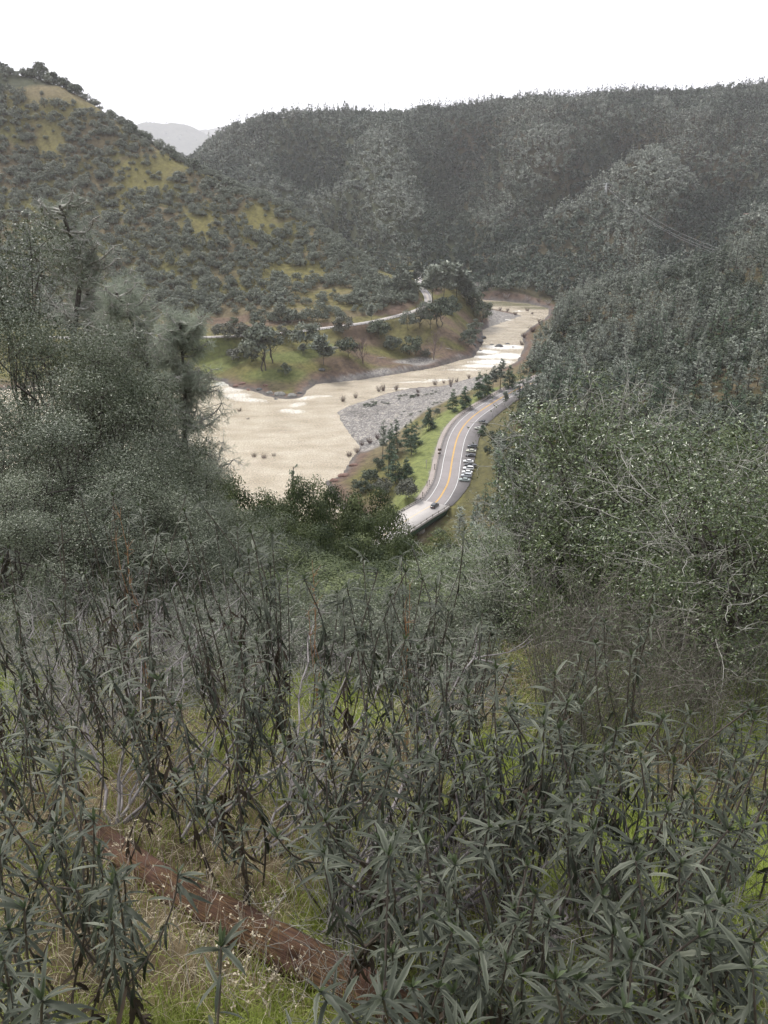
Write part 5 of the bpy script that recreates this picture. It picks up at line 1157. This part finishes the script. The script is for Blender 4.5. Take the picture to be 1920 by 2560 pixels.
# ------------------------------------------------------------------ grass and straw, dry weed stalks
m_gr = foliage_mat('green grass blades', (.13,.17,.022), (.23,.28,.05), (.32,.35,.11), rough=.6, trans=.25, objvar=0., island=.6)
m_st = foliage_mat('dry straw', (.22,.18,.11), (.38,.32,.22), (.55,.49,.37), rough=.7, trans=.1, objvar=0., island=.7)
def blades(name, n, lmin, lmax, w, m, lab, bend, mask, seed, flat=0.):
    g = np.random.default_rng(seed); y = .55+11*g.random(n*3)**1.9; x = g.uniform(-1, 1, n*3)*(.62*y+.9); P = np.stack([x, y, height(x, y)], 1); k = (mask(x, y, g)) ; P = P[k][:n]; n = len(P)
    an = g.uniform(0, 6.28, n); h = np.stack([np.cos(an), np.sin(an), np.zeros(n)], 1); S = np.stack([-np.sin(an), np.cos(an), np.zeros(n)], 1); L = g.uniform(lmin, lmax, n)*np.clip(.6+.1*P[:,1], .7, 1.3); b0 = g.uniform(.0, bend, n)+flat; ww = (w*(.8+.22*P[:,1]))[:,None]
    st = []
    for k in range(4):
        q = k/3; a = (b0*(.3+q)); c = P+h*(np.sin(a)*L*q)[:,None]+np.array([0,0,1.])*(np.cos(a)*L*q)[:,None]; hw = ww*(1-q*.85)*.5; st += [c-S*hw, c+S*hw]
    V = np.stack(st, 1).reshape(-1, 3); f = np.array([(0,1,3,2),(2,3,5,4),(4,5,7,6)]); Fc = (f[None]+(np.arange(n)*8)[:,None,None]).reshape(-1, 4); tv = fbm(P[:,0]/.5, P[:,1]/.5, 5, 2)+.5
    tag(link(name, Geo().add(V, Fc, 0, np.repeat(tv, 8)).mesh(name, m)), lab, 'grass', kind='stuff')
mg = lambda x, y, g: g.random(len(x)) < sstep(.25, .5, fbm(x/.9, y/.9, 77, 4)+.5)*.8+.2
md_ = lambda x, y, g: g.random(len(x)) < sstep(.62, .38, fbm(x/.9, y/.9, 77, 4)+.5)*.9+.12
blades('grass', 120000, .06, .15, .0030, m_gr, 'short bright green grass on the slope under the thicket', .9, mg, 1)
blades('dry_grass', 16000, .09, .24, .0017, m_st, 'pale dry straw lying over the green grass', 1.2, md_, 2, .35)
def weed(h, seed):
    g = np.random.default_rng(seed); st = Geo(); hd = Geo()
    for _ in range(3):
        Q = jitter_path(np.array([0,0,-.02]), np.array([g.normal()*.09, g.normal()*.09, h*g.uniform(.7, 1)]), 6, .008, g); chain(st, Q, .0016, .0009, 0, 4)
        for _ in range(5):
            k = g.integers(3, 6); e = Q[k]+g.normal(size=3)*.03+[0,0,.035]; chain(st, np.array([Q[k], (Q[k]+e)/2+g.normal(size=3)*.004, e]), .0009, .0006, 0, 3)
            V, Fc = leaves_diamond(np.repeat(e[None], 4, 0), rand_dirs(4, g), rand_dirs(4, g), .012, .007); hd.add(V, Fc, 0, .9)
    return st, hd
wp = []
for k in range(5):
    a, b_ = weed(.42, 50+k); wp.append((a.mesh('stalks', plain_mat('white dry stalk', (.34,.29,.24), (.52,.46,.40), 9.)), b_.mesh('seed_heads', m_st)))
spots = [(520,2260),(560,2300),(590,2330),(545,2380),(500,2190),(320,2150),(345,2180),(640,2420),(670,2480),(700,2520),(620,2500),(270,2120),(300,2230),(430,2330),(480,2420),(740,2440),(560,2480),(380,2290),(1010,2420),(600,2180),(700,2280),(420,2170),(240,2130),(655,2350)]
for k, (u, v) in enumerate(spots):
    p = gp(u, v+60); e = empty('dry_weed', p, k*1.7); s = random.uniform(.5, 1.); e.scale = (s, s, s); q = wp[k % 5]; tag(e, 'bleached dry weed stalks with tiny seed heads in front of the log', 'weed', 'dry weeds around the log'); link('stalks', q[0], e); link('seed_heads', q[1], e)
for k, (u, v, y, lab) in enumerate([(782,1440,3.4,'orange-brown dry flower stalk standing left of centre'),(1020,1470,3.2,'thin orange dry stalk beside the yellow-green tipped stem'),(300,1290,4.0,'orange dried stalk at upper left'),(1770,1980,2.2,'yellowish dry stalk in front of the right brush')]):
    p = on_y(u, v, y); zg = h1(p[0], p[1]); g = np.random.default_rng(k); st = Geo(); h = p[2]-zg
    for j in range(3):
        Q = jitter_path(np.array([0,0,0.]), np.array([g.normal()*.03, g.normal()*.03, h*(1-.08*j)]), 9, .012, g); chain(st, Q, .003, .0015, 0, 4)
        for _ in range(12): i = g.integers(6, 9); e = Q[i]+g.normal(size=3)*.025+[0,0,.03]; chain(st, np.array([Q[i], e]), .0012, .0007, 0, 3)
    tag(link('dry_stalk', st.mesh('dry_stalk', plain_mat('orange dry stalk', (.24,.12,.06), (.40,.23,.12), 10.)), loc=(p[0], p[1], zg)), lab, 'stalk')
# ------------------------------------------------------------------ cars
def paint(name, c, rough=.3):
    m, nt, b = mat(name, rough, .5); b.inputs['Base Color'].default_value = (*c, 1); b.inputs['Coat Weight'].default_value = .6; return m
m_glass = paint('dark car glass', (.02,.025,.03), .1); m_tyre = plain_mat('tyre rubber', (.02,.02,.02), (.035,.035,.035), 9.); m_rim = paint('wheel rim', (.45,.45,.46), .35); m_lamp = paint('headlamp lens', (.75,.75,.72), .15); m_tail = paint('tail lamp lens', (.4,.02,.02), .2)
def loft(sec, mats, name, m=0):
    """sec: list of (x, halfwidth bottom, halfwidth top, z0, z1) along the car"""
    g = Geo(); V = []
    for x, wb, wt, z0, z1 in sec: V += [(x,-wb,z0),(x,-wb*1.02,(z0+z1)/2),(x,-wt,z1-.03),(x,-wt*.9,z1),(x,wt*.9,z1),(x,wt,z1-.03),(x,wb*1.02,(z0+z1)/2),(x,wb,z0)]
    n = len(sec); f = [(i*8+j, i*8+(j+1) % 8, (i+1)*8+(j+1) % 8, (i+1)*8+j) for i in range(n-1) for j in range(8)]
    V = np.array(V); g.add(V, f, 0); e = [0, (n-1)*8]
    for s in e: g.add(V[s:s+8], [(0,1,2,3),(0,3,4,7),(4,5,6,7)], 0)
    return g.mesh(name, mats, smooth=False)
def car_meshes(kind, m_body):
    if kind == 'sedan':
        body = [(-2.3,.72,.70,.35,.80),(-2.15,.86,.82,.25,.95),(-1.5,.90,.86,.22,1.0),(0,.91,.87,.2,.98),(1.2,.90,.86,.22,.95),(2.0,.86,.80,.25,.82),(2.3,.70,.66,.35,.68)]
        cab = [(-1.75,.80,.76,.95,1.0),(-1.05,.80,.62,.95,1.40),(.1,.80,.62,.95,1.45),(.45,.80,.62,.95,1.38),(1.15,.80,.74,.93,.98)]
    elif kind == 'suv':
        body = [(-2.35,.80,.78,.4,1.05),(-2.2,.92,.88,.3,1.15),(-1.2,.95,.90,.28,1.12),(.6,.95,.90,.28,1.10),(1.3,.94,.88,.3,1.08),(2.1,.90,.82,.32,.98),(2.35,.76,.70,.42,.8)]
        cab = [(-2.2,.84,.80,1.08,1.14),(-2.0,.84,.70,1.08,1.72),(-.3,.84,.70,1.08,1.80),(.35,.84,.70,1.08,1.72),(1.1,.84,.76,1.05,1.1)]
    else:
        body = [(-2.7,.86,.86,.5,1.12),(-2.6,.96,.94,.42,1.2),(-.6,.97,.94,.4,1.2),(-.55,.97,.92,.4,1.2),(1.3,.97,.90,.4,1.2),(2.3,.94,.86,.42,1.1),(2.6,.80,.74,.5,.9)]
        cab = [(-.65,.86,.82,1.15,1.2),(-.5,.86,.72,1.15,1.85),(.5,.86,.72,1.15,1.88),(.8,.86,.72,1.15,1.78),(1.4,.86,.80,1.15,1.2)]
    out = {'body': loft(body, m_body, 'body'), 'cabin': loft([(x, wb, wt*1.0, z0, z1-.07) for x, wb, wt, z0, z1 in cab], m_glass, 'windows')}
    g = Geo(); top = [c for c in cab if c[4]-c[3] > .3]
    g2 = [(x, wt+.015, wt*.93, z1-.075, z1) for x, wb, wt, z0, z1 in top]; out['roof'] = loft([(g2[0][0]-.05,)+g2[0][1:]]+g2+[(g2[-1][0]+.05,)+g2[-1][1:]], m_body, 'roof')
    return out, body[-1][0]-.12, body[0][0]+.1
def wheel(m_t, m_r, r=.34):
    g = Geo(); n = 20; V = []
    for y, q in ((-.11, r-.02), (-.09, r), (.09, r), (.11, r-.02), (.11, r*.62), (-.11, r*.62)): V += [(q*math.cos(2*PI*k/n), y, q*math.sin(2*PI*k/n)) for k in range(n)]
    f = [(a*n+k, a*n+(k+1) % n, ((a+1) % 6)*n+(k+1) % n, ((a+1) % 6)*n+k) for a in range(6) for k in range(n)]; g.add(V, f); h = Geo(); V = [(0, .07, 0), (0, -.07, 0)]+[(r*.63*math.cos(2*PI*k/n), y, r*.63*math.sin(2*PI*k/n)) for y in (.09, -.09) for k in range(n)]
    h.add(V, [(0, 2+k, 2+(k+1) % n) for k in range(n)]+[(1, 2+n+(k+1) % n, 2+n+k) for k in range(n)]); return g.mesh('tyre', m_t, True), h.mesh('rim', m_r)
ty, rm = wheel(m_tyre, m_rim); _bx = {}
def car(kind, col, u, v, rz, lab, z=HZ):
    p = on_z(u, v, z+.6); p[2] = z+.02; e = empty('parked_car' if 'moving' not in lab else 'moving_car', p, rz); tag(e, lab, 'car' if kind != 'pickup' else 'pickup truck', 'cars in the roadside lay-by' if z == HZ and 'lay-by' in lab else None)
    key = (kind, col); 
    if key not in _bx: _bx[key] = car_meshes(kind, paint('car paint', col))
    ms, xf, xr = _bx[key]; link('body', ms['body'], e); link('windows', ms['cabin'], e); link('roof', ms['roof'], e)
    wb = 1.42 if kind != 'pickup' else 1.65; w = .82 if kind == 'sedan' else .88
    for sx in (-1, 1):
        for sy in (-1, 1):
            t = link('wheel', ty, e, (sx*wb, sy*w, .34)); link('rim', rm, t)
            hl = Geo().box((0, 0, 0), (.1, .28, .14)).mesh('headlight' if sx > 0 else 'tail_light', m_lamp if sx > 0 else m_tail); link('headlight' if sx > 0 else 'tail_light', hl, e, ((xf+.1 if sx > 0 else xr-.08), sy*.56, .68 if kind == 'sedan' else .86))
W_=(.72,.72,.70); K_=(.025,.025,.028); C_=(.42,.42,.36); S_=(.42,.44,.46); D_=(.06,.065,.07)
for kind, col, u, v, rz, lab in [
 ('pickup', K_, 1209, 1056, 2.5, 'black pickup truck, farthest vehicle in the highway lay-by'),('sedan', C_, 1197, 1071, 2.6, 'pale small car just below the black pickup in the lay-by'),
 ('suv', D_, 1181, 1116, 2.9, 'dark off-roader, farthest of the row of three in the lay-by'),('sedan', (.45,.45,.34), 1178, 1127, 2.9, 'cream car in the middle of the row of three in the lay-by'),('sedan', K_, 1177, 1138, 2.95, 'black car nearest in the row of three in the lay-by'),
 ('sedan', W_, 1171, 1153, 2.95, 'white car, farthest of the nearer lay-by row'),('pickup', K_, 1176, 1163, 2.95, 'black pickup second in the nearer lay-by row'),('suv', W_, 1171, 1171, 2.95, 'white van-like car behind the black pickup in the nearer lay-by row'),
 ('sedan', W_, 1168, 1180, 2.9, 'white hatchback fourth in the nearer lay-by row'),('suv', S_, 1166, 1189, 2.9, 'silver off-roader fifth in the nearer lay-by row'),('sedan', (.3,.35,.33), 1161, 1199, 2.9, 'greenish car nearest the camera in the lay-by, half hidden by trees'),
 ('suv', K_, 1087, 1264, 1.05, 'black car moving across the bridge deck')]: car(kind, col, u, v, rz, lab)
p = hit(742, 829, 300); zz = old[int(poly_dist(np.array([p[0]]), np.array([p[1]]), old[:, :2])[1][0]), 2]; car('sedan', K_, 742, 829, .15, 'tiny dark car moving on the old road across the river', z=float(zz))
# ------------------------------------------------------------------ rocks
m_rock = plain_mat('dark wet rock', (.03,.032,.035), (.12,.12,.115), .9, .7, .35, .6); m_rrock = plain_mat('reddish bank rock', (.10,.06,.05), (.24,.15,.12), .8, .85, .2, .6); m_grock = plain_mat('grey slab rock', (.11,.11,.10), (.26,.25,.23), .7, .85, .2, .6)
def rock(s, seed, flat=.6):
    g = np.random.default_rng(seed); n, m = 14, 20; V = []; o = g.uniform(0, 9, 3)
    for i in range(n+1):
        for j in range(m):
            th, ph = PI*i/n, 2*PI*j/m; d = np.array([math.sin(th)*math.cos(ph), math.sin(th)*math.sin(ph), math.cos(th)]); q = .7+.7*float(vnoise(np.array(d[0]*1.8+o[0]+d[2]), np.array(d[1]*1.8+o[1]-d[2]), seed))+.2*float(vnoise(np.array(d[0]*5+o[0]), np.array(d[1]*5+d[2]*4), seed+1)); V.append(np.round(d*q*4, 0)/4*.35+d*q*.65)
    V = np.array(V)*np.array([s, s*.75, s*flat]); f = [(i*m+j, (i+1)*m+j, (i+1)*m+(j+1) % m, i*m+(j+1) % m) for i in range(n) for j in range(m)]; return Geo().add(V, f)
for k, (u, v, s, m, lab) in enumerate([(1246,866,5.2,m_rock,'long dark rock in the middle of the white rapids'),(1230,862,2.6,m_rock,'small dark rock at left of the long one in the rapids'),(1268,860,2.6,m_rock,'dark rock at the top edge of the rapids'),(1200,877,3.2,m_rock,'black boulder in white water close to left bank'),(1197,861,4.6,m_rock,'black rock outcrop on left bank above the rapids'),(1206,846,4.2,m_rock,'dark outcrop where the river narrows, left bank'),(1184,873,3.6,m_rock,'dark rock at foot of the left bank beside the rapids'),(1283,868,2.2,m_rock,'small rock near right end of the rapids'),
   (590,968,3.2,m_rrock,'reddish rock at left end of the rocky point'),(608,966,3.,m_rrock,'reddish rock second from left on the rocky point'),(622,975,2.8,m_rrock,'reddish brown rock in middle of the point'),(648,978,3.,m_rock,'dark rock on the point shore'),(675,986,3.4,m_grock,'grey slab at left of the tip of the point'),(700,990,4.6,m_grock,'broad grey slab at tip of the point'),(730,993,4.2,m_grock,'grey slab at right end of tip of the point'),(690,998,2.4,m_rock,'dark rock half under water off the point'),(748,986,2.6,m_rock,'dark rock right of the grey slabs'),(767,992,1.2,m_rock,'single dark stone in water right of the point'),
   (838,924,3.4,m_grock,'pale grey rock on the red eroded bank'),(805,950,3.,m_rock,'dark rock heap at the small cove right of the point'),(665,972,2.6,m_rrock,'reddish rock behind the dark shore rock'),(860,1196,3.4,m_rrock,'brown rock at the near bank corner'),(835,1206,3.,m_rrock,'brown rock beside the canopy at the near bank'),(885,1170,3.,m_rrock,'brown rock on near bank above the corner')]):
    p = on_z(u, v, 0); p[2] = max(h1(p[0], p[1]), -.3); tag(link('boulder', rock(s*.62, 40+k, .5).mesh('boulder', m), loc=p), lab, 'rock')
for k, (u, v, L, a, lab) in enumerate([(950,897,9,.1,'pale driftwood log on red bank between the bare trees'),(1070,880,11,-.9,'pale leaning driftwood behind the black-trunked bare tree'),(1118,874,9,-.7,'pale fallen trunk right of black-trunked bare tree')]):
    p = hit(u, v, 300); g = Geo(); Q = jitter_path(np.array([-L/2, 0, .3]), np.array([L/2, 0, .5]), 6, .12, np.random.default_rng(k)); chain(g, Q, .3, .14, 0, 8); chain(g, np.array([Q[3], Q[3]+[.8, .5, .7], Q[3]+[1.3, .9, 1.]]), .1, .04, 0, 5); o = link('driftwood', g.mesh('driftwood', m_barepale), loc=p); o.rotation_euler[2] = a; tag(o, lab, 'driftwood')
# ------------------------------------------------------------------ signs, poles, tower
m_signw = plain_mat('white sign face', (.6,.6,.58), (.72,.72,.7), 3.); m_signb = plain_mat('brown sign back', (.09,.06,.045), (.14,.10,.08), 3.)
def sign(u, v, w, h, hp, m, lab, diamond=False, z=HZ):
    p = on_z(u, v, z+hp); e = empty('road_sign', (p[0], p[1], z-.3)); tag(e, lab, 'sign'); link('post', Geo().box((0, .06, hp/2+.1), (.12, .1, hp+.4)).mesh('post', m_post), e)
    o = link('panel', Geo().box((0, 0, 0), (w, .04, h)).mesh('panel', m), e, (0, -.03, hp+.3)); o.rotation_euler[1] = PI/4 if diamond else 0
sign(1207, 989, 1.3, 1.3, 2.6, m_signw, 'white diamond road sign before the two touching pines', True)
sign(1099, 1124, 1.6, 1.1, 2.4, m_signb, 'brown sign seen beside the guardrail at the bend, upper panel'); sign(1098, 1133, 1.2, .7, 1.6, m_signb, 'small brown sign under the larger one by the guardrail')
for u, v, hh, lab in [(1087,1160,2.6,'dark wooden post behind the guardrail near the grass'),(1068,1203,2.2,'dark post at the lower guardrail, left one'),(1073,1200,2.2,'dark post at lower guardrail, right one'),(1057,1230,2.4,'dark marker post where guardrail meets bridge'),(1066,1150,4.,'thin pale pole in front of the roadside grove')]:
    p = on_z(u, v, HZ+hh); g = Geo().box((0, 0, hh/2), (.22, .22, hh+.6)).box((0, 0, hh*.92), (.5, .08, .3)); tag(link('marker_post', g.mesh('marker_post', m_post if 'pale' not in lab else m_barepale), loc=(p[0], p[1], HZ-.2)), lab, 'post')
m_tow = plain_mat('white lattice steel', (.55,.55,.54), (.7,.7,.7), 2.)
p = hit(1512, 495, 700); e = empty('lattice_tower', p); tag(e, 'pale lattice power tower on the wooded spur at right', 'tower'); g = Geo(); Ht = 17.; P0=[];P1=[]
for k in range(9):
    z0, z1 = Ht*k/9-2, Ht*(k+1)/9; w0, w1 = 1.9*(1-k/11), 1.9*(1-(k+1)/11)
    for sx, sy in ((1,1),(1,-1),(-1,-1),(-1,1)):
        P0.append((sx*w0, sy*w0, z0)); P1.append((sx*w1, sy*w1, z1)); nx_, ny_ = (sy, -sx); P0.append((sx*w0, sy*w0, z0)); P1.append((nx_*w1, ny_*w1, z1))
V, Fc = tubes(P0, P1, np.full(len(P0), .2), np.full(len(P0), .2), 4); g.add(V, Fc); link('lattice', g.mesh('lattice', m_tow), e)
g = Geo()
for z in (Ht-1, Ht-4.5): g.box((0, 0, z), (9, .4, .45))
link('cross_arms', g.mesh('cross_arms', m_tow), e)
q = on_y(1960, 665, 560); a0 = np.array(e.location)+[0, 0, Ht-1]
for k, (dz, dx) in enumerate([(0, -4), (0, 4), (-3.5, 0)]):
    a = a0+np.array([dx, 0, dz]); b_ = q+np.array([dx, 0, dz]); t = np.linspace(0, 1, 30)[:,None]; Q = a*(1-t)+b_*t; Q[:,2] -= (18*4*t*(1-t))[:,0]*.8; g = Geo(); chain(g, Q, .07, .07, 0, 4); tag(link('power_line', g.mesh('power_line', plain_mat('pale cable', (.3,.3,.3), (.4,.4,.4)))), 'thin pale cable sagging from lattice tower over the right-hand pines', 'cable', 'cables from the lattice tower')
p = hit(1867, 552, 700)
g = Geo().box((0, 0, 3), (9, 7, 6)); e = empty('hill_house', p); tag(e, 'small pale building among trees near the right edge of far spur', 'building'); link('wall', g.mesh('wall', m_signw), e)
V = [(-5,-4,6),(5,-4,6),(5,4,6),(-5,4,6),(-5,0,8.3),(5,0,8.3)]; link('roof', Geo().add(V, [(0,1,5,4),(3,4,5,2),(0,3,2,1)]).add(V, [(0,4,3),(1,2,5)]).mesh('roof', m_signb), e)
link('window', Geo().box((0, 0, 0), (1.6, .1, 1.4)).mesh('window', m_glass), e, (-2, -3.52, 3.4)); link('window', Geo().box((0, 0, 0), (1.6, .1, 1.4)).mesh('window', m_glass), e, (2, -3.52, 3.4))
# ------------------------------------------------------------------ air between here and the far ridges
HAZE = 6.5e-5
hm = bpy.data.materials.new('haze'); hm.use_nodes = True; nt = hm.node_tree; nt.nodes.clear(); out = nn(nt, 'ShaderNodeOutputMaterial'); pv = nn(nt, 'ShaderNodeVolumePrincipled')
pv.inputs['Color'].default_value = (.985, .955, 1.0, 1); pv.inputs['Density'].default_value = HAZE; pv.inputs['Anisotropy'].default_value = .2; nt.links.new(pv.outputs[0], out.inputs['Volume'])
o = link('haze', Geo().box((0, 5500, 640), (28000, 19000, 1480)).mesh('haze', hm)); tag(o, 'thin bluish haze filling the canyon air', 'haze', kind='stuff')
